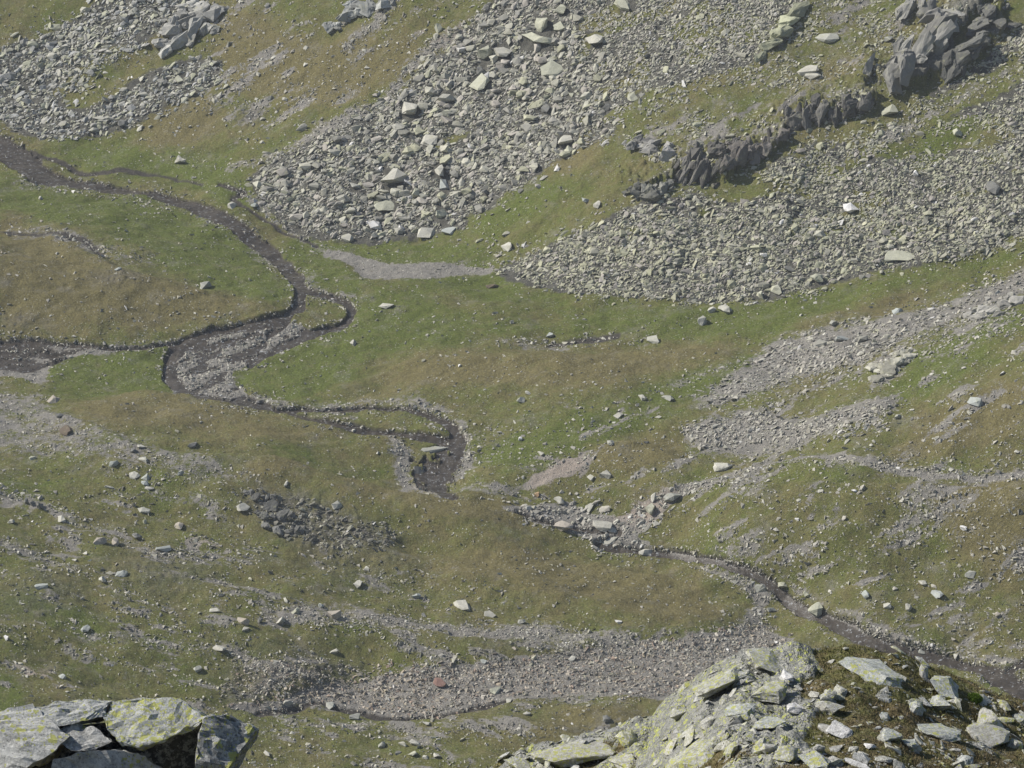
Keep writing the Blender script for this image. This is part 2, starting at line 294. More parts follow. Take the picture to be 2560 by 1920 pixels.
# far beyond the picture the mountain keeps rising
zn = near_z(GX, GY)
PU, PV = project(GX, GY, np.where(far, Zs, -10))
wx = fbm(GX/6, GY/6, 11, 5, .62)*15; wy = fbm(GX/6, GY/6, 12, 5, .62)*8
def lk(m): return look(m, PU+wx, PV+wy)*(DD > 540)
Gm, Sm, Tf, Dk, Pk, Isl = lk(gm), lk(sm), lk(turf), lk(dark), lk(pink), lk(isl)
veg = sstep(.12, .42, fbm(GX/7, GY/4.5, 88, 4))*(PU > 1250); Sm = Sm*(1-.85*veg*(PV < 520))
Wm = look(wm, PU+wx*.45, PV+wy*.4)*(DD > 540); Sd = look(side, PU+wx*.6, PV+wy*.5)*(DD > 540)
Lf = look(lift, PU+wx*1.6, PV+wy*1.6)*(DD > 540)
bedc = look(pmask([DRYBED, TRIB, GRAVEL_PATCH, BRAID], 5), PU+wx*.5, PV+wy*.5)*(DD > 540)
lowr = sstep(775, 735, GY)*(1-bedc)*(1-np.clip(Wm*3, 0, 1))
z = Zs + fbm((GX*.95-GY*.3)/45, (GX*.4+GY)/8.5, 505, 3)*1.05*lowr + fbm(GX/24, GY/24, 20, 3)*1.1*(1-bedc*.7) + fbm((GX+GY*.35)/9, (GY-GX*.25)/5, 23, 3)*.46*(1-bedc*.5) + fbm(GX/2.6, GY/2.6, 26, 3)*.13 + fbm(GX/.9, GY/.9, 29, 2)*.05
Sw = look(swell, PU+wx*.35, PV+wy*.35)*(DD > 540)*(1-np.clip(Wm*2, 0, 1)); z = z + Sw
Smooth = z.copy() - fbm(GX/2.6, GY/2.6, 26, 3)*.13
z += Sm*(fbm(GX/3.5, GY/3.5, 31, 3)*.5) + Dk*(np.abs(fbm(GX/2, GY/2, 33, 3))*.6) + Gm*fbm(GX/1.4, GY/1.4, 35, 2)*.09
z += Lf*(1+.35*fbm(GX/3.2, GY/3.2, 38, 3)) + sstep(.1, .5, Lf)*np.abs(fbm(GX/1.6, GY/1.6, 39, 4))*.7
Bm = look(blur(pmask([BRAID, '-300 740 0 738 110 745 100 800 -300 800'], 0), 4), PU, PV)*(DD > 540)
z -= .55*bedc + (1.0-.62*Bm)*sstep(.15, .6, Wm) + .55*Sd
Z = zn*(1-bl) + z*bl
cut = (DD > 130) & (DD < 590)
Z = np.where(cut, np.minimum(Z, np.maximum(348-.64*DD, -16)), Z)
def fan_faces(r0, r1):
    i = (np.arange(r0, r1)[:, None]*NA + np.arange(NA-1)[None, :]).ravel()
    return np.stack([i, i+NA, i+NA+1, i+1][::-1], 1)[:, ::-1][:, ::-1]
V = np.stack([GX, GY, Z], -1).reshape(-1, 3)
dirn = (PV < 560+.12*PU)|(PU > 1250)
sa = np.where(dirn, PU*.8-PV*.6, PU*.95+PV*.3); sb = np.where(dirn, PU*.6+PV*1.1, -PU*.3+PV*1.25)
streak = sstep(-.05, .75, fbm(sa/95, sb/26, 401, 5, .6))
rough = np.clip(lk(np.maximum(hill, np.maximum(low, .9*pmask(PALE_MIX, 12))))*1.1+.10, 0, 1)
Gm = np.maximum(Gm, streak*rough*.74)
Gm = np.maximum(Gm, look(np.maximum(pmask([DRYBED, GRAVEL_PATCH, SAND, TRIB, BRAID], 1), np.maximum(lmask(GRAVEL_LINES[:2], 1, None, .8), .62*pmask([SCREE_F, SCREE_E], 2))), PU+wx*.35, PV+wy*.35)*(DD > 540)*1.15)
cover = np.stack([Gm, Sm, Tf*.5+.5], -1).reshape(-1, 3)
cover2 = np.stack([np.clip(Wm+Sd*.8+look(mud, PU+wx*.4, PV+wy*.4)*(DD > 540)*.75*(1-Wm)*sstep(-.5, .3, fbm(PU/40, PV/9, 71, 3)), 0, 1), Dk, Pk], -1).reshape(-1, 3)
heath = (DD < 300).astype(float); lichen = np.zeros_like(heath)
cover3 = np.stack([heath, np.where(DD < 200, ROCKN[0], 0), Lf/5], -1).reshape(-1, 3)

# ------------------------------------------------------------------ material helpers
class NB:
    def __init__(s, name):
        s.m = bpy.data.materials.new(name); s.m.use_nodes = True; s.t = s.m.node_tree; s.n = s.t.nodes
        s.b = s.n['Principled BSDF']; s.b.inputs['Roughness'].default_value = .95
        s.b.inputs['Specular IOR Level'].default_value = .15
        s.pos = s.n.new('ShaderNodeNewGeometry').outputs['Position']
    def put(s, sock, v):
        if isinstance(v, bpy.types.NodeSocket): s.t.links.new(v, sock)
        elif isinstance(v, (tuple, list)): sock.default_value = tuple(v) + ((1,) if len(v) == 3 and len(sock.default_value) == 4 else ())
        else: sock.default_value = v
    def attr(s, name):
        a_ = s.n.new('ShaderNodeAttribute'); a_.attribute_name = name; return a_
    def sep(s, name):
        q = s.n.new('ShaderNodeSeparateColor'); s.t.links.new(s.attr(name).outputs['Color'], q.inputs[0]); return q.outputs
    def noise(s, sc, det=4, rough=.6, vec=None, dist=0):
        q = s.n.new('ShaderNodeTexNoise'); q.inputs['Scale'].default_value = sc; q.inputs['Detail'].default_value = det
        q.inputs['Roughness'].default_value = rough; q.inputs['Distortion'].default_value = dist
        s.t.links.new(vec or s.pos, q.inputs['Vector']); return q.outputs['Fac']
    def vor(s, sc, out='Distance', vec=None):
        q = s.n.new('ShaderNodeTexVoronoi'); q.inputs['Scale'].default_value = sc
        s.t.links.new(vec or s.pos, q.inputs['Vector']); return q.outputs[out]
    def rng(s, x, a, b, c=0., d=1.):
        q = s.n.new('ShaderNodeMapRange'); s.put(q.inputs[0], x)
        for i, k in enumerate((a, b, c, d)): s.put(q.inputs[i+1], k)
        return q.outputs[0]
    def mth(s, op, x, y=0., cl=False):
        q = s.n.new('ShaderNodeMath'); q.operation = op; q.use_clamp = cl; s.put(q.inputs[0], x); s.put(q.inputs[1], y); return q.outputs[0]
    def mix(s, f, a, b, mode='MIX'):
        q = s.n.new('ShaderNodeMix'); q.data_type = 'RGBA'; q.blend_type = mode
        s.put(q.inputs[0], f); s.put(q.inputs[6], a); s.put(q.inputs[7], b); return q.outputs[2]
    def scale(s, c, f): # colour times scalar
        q = s.n.new('ShaderNodeVectorMath'); q.operation = 'SCALE'; s.put(q.inputs[0], c); s.put(q.inputs['Scale'], f); return q.outputs[0]
    def bump(s, h, strength, dist):
        q = s.n.new('ShaderNodeBump'); q.inputs['Strength'].default_value = strength; q.inputs['Distance'].default_value = dist
        s.t.links.new(h, q.inputs['Height']); s.t.links.new(q.outputs[0], s.b.inputs['Normal'])
    def done(s, col): s.put(s.b.inputs['Base Color'], col); return s.m

def colonies(g, cl, bias=None):
    m = None
    for sc, rad in ((5.5, .36), (12, .38), (27, .4)):
        wv = g.n.new('ShaderNodeVectorMath'); wv.operation = 'ADD'; g.put(wv.inputs[0], g.pos)
        nz = g.n.new('ShaderNodeTexNoise'); nz.inputs['Scale'].default_value = sc*2.2; nz.inputs['Detail'].default_value = 4; g.t.links.new(g.pos, nz.inputs['Vector'])
        sb = g.n.new('ShaderNodeVectorMath'); sb.operation = 'SCALE'; g.put(sb.inputs[0], nz.outputs['Color']); sb.inputs['Scale'].default_value = .95/sc; g.put(wv.inputs[1], sb.outputs[0])
        q = g.n.new('ShaderNodeTexVoronoi'); q.inputs['Scale'].default_value = sc; g.t.links.new(wv.outputs[0], q.inputs['Vector'])
        sp_ = g.n.new('ShaderNodeSeparateColor'); g.t.links.new(q.outputs['Color'], sp_.inputs[0])
        thr = g.mth('MULTIPLY', g.rng(g.mth('ADD', sp_.outputs[0], cl), .95, 1.35), rad)
        k = g.rng(g.mth('SUBTRACT', thr, q.outputs['Distance']), 0, .05)
        m = k if m is None else g.mth('MAXIMUM', m, k)
    return m
def ground_mat():
    g = NB('ground')
    c1 = g.sep('cover'); c2 = g.sep('cover2'); c3 = g.sep('cover3')
    n1 = g.noise(.09, 5, .6); n2 = g.noise(.5, 5, .65); n3 = g.noise(2.2, 4, .7); n4 = g.noise(7, 2, .6)
    tf = g.mth('ADD', c1[2], g.mth('ADD', g.rng(n1, .3, .7, -.22, .22), g.rng(n2, .3, .7, -.2, .2)))
    grass = g.mix(g.rng(tf, .2, .8), (.149, .130, .057), (.098, .120, .028))
    grass = g.mix(g.rng(g.noise(.35, 6, .75), .5, .72, 0, .6), grass, (.165, .145, .080))
    grass = g.mix(g.rng(g.noise(1.1, 5, .7), .6, .75, 0, .6), grass, (.062, .075, .022))
    grass = g.scale(grass, g.rng(n3, .25, .75, .5, 1.5))
    grass = g.scale(grass, g.rng(n4, .3, .7, .8, 1.2))
    # bare grit showing through the turf
    grit = g.scale(g.mix(g.rng(n2, .3, .7), (.250, .235, .210), (.190, .182, .165)), g.rng(g.noise(3.5, 4, .8), .25, .75, .55, 1.45))
    grit = g.mix(c2[2], grit, g.scale((.36, .30, .25), g.rng(n3, .3, .7, .8, 1.2)))
    gmix = g.rng(g.mth('ADD', c1[0], g.mth('ADD', g.rng(g.noise(.8, 6, .78), .3, .7, -.45, .45), g.rng(g.noise(.22, 3, .6), .3, .7, -.25, .25))), .38, .66)
    bare = g.rng(g.noise(.16, 8, .8), .54, .68, 0, .5)
    sp = g.rng(g.vor(1.6), .10, .26, 1, 0); spm = g.mth('MULTIPLY', sp, g.rng(g.noise(.25, 5, .7), .44, .58))
    col = g.mix(bare, grass, grit)
    col = g.mix(g.mth('MULTIPLY', spm, .9), col, (.36, .35, .30))
    col = g.mix(gmix, col, grit)
    scr = g.scale(g.mix(g.rng(n2, .35, .65), (.125, .122, .105), (.075, .073, .062)), g.rng(g.noise(3, 4, .8), .3, .7, .5, 1.4))
    smix = g.rng(g.mth('ADD', c1[1], g.rng(g.noise(.5, 6, .75), .3, .7, -.3, .3)), .35, .62)
    col = g.mix(smix, col, scr)
    col = g.mix(g.rng(c3[2], .34, .46, 0, .85), col, g.scale((.17, .165, .15), g.rng(n3, .3, .7, .6, 1.4)))
    col = g.mix(g.mth('MULTIPLY', c2[1], g.rng(n2, .3, .6)), col, g.scale((.105, .098, .085), g.rng(n3, .3, .7, .6, 1.5)))
    wet = g.rng(c2[0], .12, .45)
    col = g.mix(wet, col, g.scale((.060, .054, .047), g.rng(n3, .3, .7, .6, 1.5)))
    # heath on the near knoll
    h1 = g.noise(1.3, 5, .7); h2 = g.noise(14, 4, .7); h3 = g.noise(50, 3, .7)
    he = g.mix(g.rng(h1, .38, .6), (.115, .118, .042), (.155, .125, .065))
    he = g.mix(g.rng(g.noise(4, 4, .7), .56, .68, 0, .8), he, (.24, .22, .19))
    he = g.scale(he, g.rng(h2, .25, .75, .5, 1.5)); he = g.scale(he, g.rng(h3, .25, .75, .6, 1.4))
    ro = g.mix(g.rng(g.noise(5, 5, .75), .42, .6), (.19, .195, .18), (.35, .35, .325)); ro = g.mix(g.rng(g.noise(17, 5, .75), .54, .64, 0, .8), ro, (.10, .105, .10))
    ro = g.mix(colonies(g, g.rng(g.noise(1.1, 4, .6), .35, .65, .2, .85)), ro, (.40, .42, .14)); ro = g.scale(ro, g.rng(h3, .3, .7, .7, 1.3))
    rf = g.rng(g.mth('ADD', c3[1], g.rng(g.noise(3, 6, .75), .3, .7, -.45, .45)), .40, .62)
    he = g.mix(rf, he, ro); col = g.mix(c3[0], col, he)
    hgt = g.mth('ADD', g.mth('MULTIPLY', n3, .5), g.mth('MULTIPLY', g.noise(5, 4, .75), .35))
    g.bump(hgt, 1.0, .6)
    return g.done(col)
def rock_mat(name, near=False):
    g = NB(name); col = g.attr('tint').outputs['Color']; f = 7.0 if near else 1.0
    n1 = g.noise(.9*f, 5, .7); n2 = g.noise(4*f, 4, .75); n3 = g.noise(14*f, 3, .7)
    k_ = (.45 if near else .16); c = g.scale(col, g.rng(n1, .25, .75, 1-k_, 1+k_)); c = g.scale(c, g.rng(n2, .25, .75, 1-k_, 1+k_))
    if near:
        l = g.attr('tint').outputs['Alpha']
        c = g.scale(c, 1.08); c = g.mix(g.rng(g.noise(3.2, 5, .7), .54, .68, 0, .55), c, (.15, .155, .14))
        c = g.mix(g.rng(g.noise(11, 5, .75), .49, .57, 0, .75), c, (.56, .56, .53))
        c = g.mix(g.rng(g.noise(26, 4, .7), .58, .66, 0, .7), c, (.08, .08, .08))
        lm = colonies(g, g.mth('ADD', g.rng(g.noise(1.6, 4, .6), .35, .65, -.05, .6), g.mth('MULTIPLY', l, 3.0)))
        c = g.mix(g.mth('MULTIPLY', lm, .9), c, g.scale((.42, .43, .13), g.rng(n3, .3, .7, .7, 1.25)))
        g.bump(g.mth('ADD', n2, g.mth('MULTIPLY', n3, .4)), .8, .05)
    else:
        c = g.mix(g.rng(g.noise(.7, 4, .7), .55, .68, 0, .35), c, (.34, .34, .20))
        g.bump(g.noise(2, 4, .7), .45, .2)
    return g.done(c)
def water_mat():
    g = NB('stream water'); g.b.inputs['Roughness'].default_value = .38; g.b.inputs['Specular IOR Level'].default_value = .22
    n1 = g.noise(.5, 4, .7); rip = g.noise(3.2, 4, .7)
    c = g.mix(g.rng(n1, .35, .65), (.034, .028, .022), (.070, .060, .048))
    c = g.mix(g.rng(g.noise(1.3, 5, .8), .57, .66, 0, .85), c, (.42, .44, .46))
    g.bump(rip, .5, .12); return g.done(c)
def blade_mat(name):
    g = NB(name); c = g.scale(g.attr('tint').outputs['Color'], g.rng(g.noise(9, 2), .3, .7, .75, 1.25)); return g.done(c)
M_GROUND = ground_mat(); M_ROCK = rock_mat('rock'); M_NEAR = rock_mat('lichened rock', True); M_WATER = water_mat(); M_BLADE = blade_mat('turf blades')

gm_mesh = mesh_from('ground', V, fan_faces(0, ND-1)[:, [3, 2, 1, 0]], M_GROUND, {'cover': cover, 'cover2': cover2, 'cover3': cover3}, True, 4)
ground = link('ground', gm_mesh, 'structure')
# make sure the surface faces up
if gm_mesh.polygons[len(gm_mesh.polygons)//2].normal.z < 0:
    gm_mesh.flip_normals()
# water lies in the carved beds
wz = Smooth - .72 - .5*bedc + .47*Bm
wsel = (Wm > .12) & (DD > 560) & (DD < 985)
cell = (wsel[:-1, :-1] | wsel[1:, :-1] | wsel[:-1, 1:] | wsel[1:, 1:])
ii, jj = np.nonzero(cell); q = ii*NA+jj; Fw = np.stack([q, q+1, q+NA+1, q+NA], 1)
uq, inv = np.unique(Fw, return_inverse=True); Vw = np.stack([GX, GY, wz], -1).reshape(-1, 3)[uq]
wmsh = mesh_from('river', Vw, inv.reshape(-1, 4), M_WATER, None, True, 4)
if wmsh.polygons[10].normal.z < 0: wmsh.flip_normals()
link('river', wmsh, 'structure')

# ------------------------------------------------------------------ casting points onto the ground
NF0 = int(np.searchsorted(D, 592)); NN1 = int(np.searchsorted(D, 128))
def cast(u, v, near=False):
    u = np.atleast_1d(np.asarray(u, float)); v = np.atleast_1d(np.asarray(v, float))
    a, b, c = ray(u, v); az = np.arctan2(a, b); sl_ = c/np.hypot(a, b)
    r0, r1 = (int(np.searchsorted(D, 38)), NN1) if near else (NF0, int(np.searchsorted(D, 1150)))
    d = D[r0:r1]; out = np.full((len(u), 3), np.nan); ok = np.zeros(len(u), bool)
    jf = np.interp(az, AZ, np.arange(NA)); j = np.clip(jf.astype(int), 0, NA-2); fr = jf-j
    for s in range(0, len(u), 4000):
        e = slice(s, s+4000)
        zt = Z[r0:r1, :][:, j[e]]*(1-fr[e]) + Z[r0:r1, :][:, j[e]+1]*fr[e]
        dif = zt - (H + d[:, None]*sl_[e][None, :])
        hit = dif > 0; k = hit.argmax(0); k1 = np.maximum(k, 1)
        cc = np.arange(len(k)); d0 = dif[k1-1, cc]; d1 = dif[k1, cc]
        t = np.clip(-d0/(d1-d0+1e-9), 0, 1); dd = d[k1-1] + t*(d[k1]-d[k1-1])
        good = hit.any(0) & (k > 0)
        out[e] = np.stack([dd*np.sin(az[e]), dd*np.cos(az[e]), H+dd*sl_[e]], 1); ok[e] = good
    return out, ok
def normal_at(Pt):
    az = np.arctan2(Pt[:, 0], Pt[:, 1]); dd = np.hypot(Pt[:, 0], Pt[:, 1])
    j = np.clip(np.interp(az, AZ, np.arange(NA)).astype(int), 2, NA-3); i = np.clip(np.interp(dd, D, np.arange(ND)).astype(int), 3, ND-4)
    vx = np.stack([GX[i, j+2]-GX[i, j-2], GY[i, j+2]-GY[i, j-2], Z[i, j+2]-Z[i, j-2]], 1)
    vy = np.stack([GX[i+3, j]-GX[i-3, j], GY[i+3, j]-GY[i-3, j], Z[i+3, j]-Z[i-3, j]], 1)
    nn = np.cross(vx, vy); nn /= np.linalg.norm(nn, axis=1, keepdims=True); return nn

# ------------------------------------------------------------------ rock shapes
def hull(pts):
    bm = bmesh.new()
    for p in pts: bm.verts.new(p)
    r = bmesh.ops.convex_hull(bm, input=bm.verts)
    dead = [g for g in r['geom_interior'] if isinstance(g, bmesh.types.BMVert)] + [g for g in r['geom_unused'] if isinstance(g, bmesh.types.BMVert)]
    if dead: bmesh.ops.delete(bm, geom=list(set(dead)), context='VERTS')
    bmesh.ops.triangulate(bm, faces=bm.faces[:])
    bm.normal_update(); return bm
def arrays(bm):
    bm.verts.index_update(); v = np.array([q.co[:] for q in bm.verts]); f = np.array([[q.index for q in p.verts] for p in bm.faces]); return v, f
def block_pts(k, rr, flat=.45):
    pts = []
    for i in range(k):
        d = rr.normal(size=3); d /= np.linalg.norm(d)
        e = 3.2; s = (np.abs(d)**e).sum()**(-1/e)
        p = d*s*rr.uniform(.82, 1.05); pts.append((p[0], p[1]*.72, p[2]*flat))
    return pts
rr = np.random.default_rng(3)
PROTO = [arrays(hull(block_pts(int(rr.integers(10, 16)), rr, rr.uniform(.18, .42)))) for _ in range(40)]
PEB = [arrays(hull(block_pts(8, rr, rr.uniform(.4, .75)))) for _ in range(20)]
def instance_rocks(name, Pt, size, tint, protos, sink=.25, tilt=.35, yawdir=None, mat=None):
    n_ = len(Pt); nrm = normal_at(Pt); nrm = nrm + rng.normal(size=(n_, 3))*tilt*np.array([1, 1, .3]); nrm /= np.linalg.norm(nrm, axis=1, keepdims=True)
    ang = rng.uniform(0, 2*pi, n_) if yawdir is None else rng.normal(yawdir, .5, n_)
    h = np.stack([np.cos(ang), np.sin(ang), np.zeros(n_)], 1); ex = h - nrm*(h*nrm).sum(1)[:, None]; ex /= np.linalg.norm(ex, axis=1, keepdims=True)
    ey = np.cross(nrm, ex); pid = rng.integers(0, len(protos), n_)
    sc = size[:, None]*np.stack([rng.uniform(.9, 1.3, n_), rng.uniform(.7, 1.1, n_), rng.uniform(.7, 1.3, n_)], 1)
    VV, FF, CC = [], [], []; off = 0
    for k, (pv, pf) in enumerate(protos):
        I = np.nonzero(pid == k)[0]
        if not len(I): continue
        L = pv[None]*sc[I][:, None, :]
        wv = L[..., 0:1]*ex[I][:, None] + L[..., 1:2]*ey[I][:, None] + L[..., 2:3]*nrm[I][:, None]
        zt = pv[:, 2].max()*sc[I, 2]
        wv += (Pt[I] + nrm[I]*(zt*(.5-sink))[:, None])[:, None]
        VV.append(wv.reshape(-1, 3)); FF.append((pf[None]+(np.arange(len(I))*len(pv))[:, None, None]+off).reshape(-1, 3))
        CC.append(np.repeat(tint[I], len(pv), 0)); off += len(I)*len(pv)
    return mesh_from(name, np.concatenate(VV), np.concatenate(FF), mat or M_ROCK, {'tint': np.concatenate(CC)})
PAL = {'grey': [(0.348, 0.340, 0.285), (0.296, 0.290, 0.251), (0.378, 0.370, 0.308), (0.358, 0.355, 0.260), (0.266, 0.260, 0.231), (0.348, 0.325, 0.289)],
       'lich': [(0.358, 0.355, 0.251), (0.328, 0.330, 0.241), (0.348, 0.340, 0.279), (0.389, 0.380, 0.279), (0.296, 0.290, 0.241), (0.328, 0.305, 0.275)],
       'blue': [(0.338, 0.330, 0.299), (0.368, 0.370, 0.279), (0.317, 0.320, 0.308), (0.399, 0.390, 0.338), (0.338, 0.335, 0.270)],
       'pale': [(0.389, 0.370, 0.319), (0.338, 0.320, 0.279), (0.430, 0.420, 0.367), (0.296, 0.280, 0.241), (0.368, 0.355, 0.289), (0.338, 0.325, 0.289)],
       'warm': [(0.348, 0.310, 0.260), (0.287, 0.260, 0.212), (0.389, 0.350, 0.289), (0.317, 0.300, 0.260), (0.276, 0.215, 0.174), (0.338, 0.290, 0.222), (0.409, 0.380, 0.328)],
       'bed': [(.15, .135, .12), (.21, .20, .18), (.10, .09, .08), (.33, .32, .30)],
       'dark': [(0.184, 0.175, 0.149), (0.143, 0.140, 0.116), (0.246, 0.235, 0.193), (0.338, 0.330, 0.260)]}
def tints(name, n_):
    p = np.array(PAL[name]); t = p[rng.integers(0, len(p), n_)]*rng.uniform(.75, 1.15, n_)[:, None]
    white = rng.random(n_) < .012; t[white] = (.55, .54, .52); return t
def mpp(Pt): # metres per survey unit at a point
    f = Pt[:, 1]*CP - (Pt[:, 2]-H)*SP; return f/F
def sample(poly, cov, smin, smax, power=2.2, keep=None, warp=22):
    p = parse(poly) if isinstance(poly, str) else poly
    xs = [q[0] for q in p]; ys = [q[1] for q in p]; x0, x1, y0, y1 = min(xs)-6, max(xs)+6, min(ys)-6, max(ys)+6
    s = smin*(1-rng.random(20000)*(1-(smin/smax)**power))**(-1/power); ma = (s*s*.5).mean()
    n_ = int(cov*(x1-x0)*(y1-y0)/ma); u = rng.uniform(x0, x1, n_); v = rng.uniform(y0, y1, n_)
    s = smin*(1-rng.random(n_)*(1-(smin/smax)**power))**(-1/power)
    jt = rng.exponential(.35, n_)*rng.choice([-1, 1], n_)
    k = inpoly(p, u+(fbm(u/22, v/14, 91, 3)+jt)*warp, v+(fbm(u/22, v/14, 92, 3)+jt)*warp*.6)
    k &= ~((s > 13) & ((u > 1330) & (v < 260) | (v < 120) & (u > 1250)) & (rng.random(n_) < .9)) & ~((s > 15) & (u > 1750) & (v < 450) & (rng.random(n_) < .8))
    if keep is not None: k &= rng.random(n_) < keep(u, v)
    return u[k], v[k], s[k]

# ------------------------------------------------------------------ scree and stones
def wet_at(u, v): return look(wm, u, v)
def nograss(u, v): return 1-.93*look(pmask(GRASS_IN, 3), u, v)
box = '-250 -80 2460 -80 2460 1700 -250 1700'
ZONES = [ # zone key, polygon, coverage, smin, smax, palette, keep
 ('scree', SCREE_A, 3.0, 5, 32, 'grey', lambda u, v: nograss(u, v)),
 ('scree', '540 385 700 300 870 230 1000 180 1200 200 1250 300 1080 425 1010 490 800 518 640 500', .16, 15, 38, 'grey', lambda u, v: nograss(u, v)),
 ('scree', SCREE_B, 2.8, 4.5, 22, 'lich', lambda u, v: nograss(u, v)*(1-.45*(v < 470)*sstep(-.1, .3, fbm(u/60, v/26, 89, 3)))),
 ('scree', '1060 585 1230 515 1400 440 1700 440 1900 500 2180 510 1950 580 1700 636 1560 655 1250 640', .16, 12, 30, 'lich', None),
 ('scree', SCREE_C, 2.2, 5.5, 26, 'blue', None),
 ('scree', SCREE_E, 1.4, 4.5, 20, 'pale', None), ('scree', '1620 790 1700 735 1830 715 1940 700 1900 740 1760 770 1640 800', .6, 10, 34, 'grey', None),
 ('scree', SCREE_F, 1.8, 4.5, 20, 'pale', None),
 ('scree', PALE_MIX[0], 2.0, 5, 26, 'lich', lambda u, v: nograss(u, v)*(.15+.85*sstep(-.2, .25, fbm(u/50, v/26, 5, 3)))), ('scree', PALE_MIX[1], .7, 4, 15, 'pale', None),
 ('scree', GORGE, 1.3, 5, 26, 'pale', lambda u, v: 1-.8*wet_at(u, v)), ('scree', '1180 1080 1260 1085 1360 1120 1400 1150 1340 1150 1260 1130', .5, 12, 30, 'pale', None),
 ('scree', RUBBLE, 1.1, 5, 20, 'dark', None),
 ('scree', '1030 530 1070 510 1140 515 1140 545 1070 550', .8, 5, 24, 'grey', None),
 ('stones', DRYBED, 1.5, 4, 16, 'warm', None), ('stones', BAND1, 1.1, 4, 10, 'pale', None), ('stones', '590 1500 700 1480 900 1440 1000 1470 880 1548 720 1515', .35, 7, 18, 'warm', None),
 ('stones', '470 1500 500 1440 600 1420 700 1440 900 1440 700 1480 600 1510', .6, 4, 15, 'warm', None),
 ('stones', BRAID, 1.5, 4, 12, 'pale', lambda u, v: 1-.85*wet_at(u, v)), ('stones', box, .5, 3.5, 11, 'bed', lambda u, v: look(wm, u, v)), ('stones', box, .10, 4, 10, 'pale', lambda u, v: look(wm, u, v)*(.2+.8*(v < 420)+.6*(v > 900))), ('stones', TRIB, .25, 3.5, 8, 'pale', None),
 ('stones', LEFTGREY, .35, 3.5, 9, 'pale', None), ('stones', GRAVEL_PATCH, .3, 2.2, 5, 'pale', None), ('stones', SAND, .12, 2.2, 5, 'warm', None),
]
ZONES += [
 ('stones', box, 1.1, 4, 15, 'pale', lambda u, v: glm_l(u, v)), ('stones', box, .9, 3.6, 12, 'pale', lambda u, v: look(bank, u, v)*(.12+.88*sstep(-.15, .4, fbm(u/34, v/20, 97, 3)))),
 ('stones', box, .14, 4, 12, 'pale', lambda u, v: (1-look(wm, u, v))*sstep(-.5, .6, vn(u/45, v/25, 55))),
 ('stones', box, .8, 4.5, 17, 'pale', lambda u, v: look(hill, u, v)*(1-look(wm, u, v))*(.10+.9*stk(u, v))*1.0),
 ('stones', box, .45, 4.5, 16, 'dark', lambda u, v: look(low, u, v)*(.06+.94*stk(u, v))),
 ('stones', box, .5, 4.5, 18, 'pale', lambda u, v: look(low, u, v)*(.06+.94*stk(u, v))),
]
def stk(u, v):
    d_ = (v < 560+.12*u)|(u > 1250); a_ = np.where(d_, u*.8-v*.6, u*.95+v*.3); b_ = np.where(d_, u*.6+v*1.1, -u*.3+v*1.25)
    return sstep(-.05, .75, fbm(a_/95, b_/26, 401, 5, .6))
def glm_l(u, v): return look(glm, u, v)*(1-look(wm, u, v)*.8)
bag = {'scree': [], 'stones': []}; big = []
for key, poly, cov, s0, s1, pal, keep in ZONES:
    u, v, s = sample(poly, cov, s0, s1, 2.2 if s1/s0 > 3 else 1.2, keep)
    Pt, ok = cast(u, v); Pt, s, u, v = Pt[ok], s[ok], u[ok], v[ok]
    bag[key].append((Pt, s*mpp(Pt)*.5, tints(pal, len(s)), u, v, s))
for key in bag:
    q = [np.concatenate([b_[i] for b_ in bag[key]]) for i in range(6)]
    bag[key] = q

# ------------------------------------------------------------------ boulders one can point at
TONE = {'p': (.40, .39, .34), 'g': (.33, .33, .29), 'y': (.38, .38, .30), 'd': (.16, .16, .15), 'w': (.62, .61, .60), 'b': (.34, .36, .34), 't': (.36, .325, .275), 'r': (.20, .125, .105), 'o': (.40, .27, .16), 'n': (.13, .105, .08)}
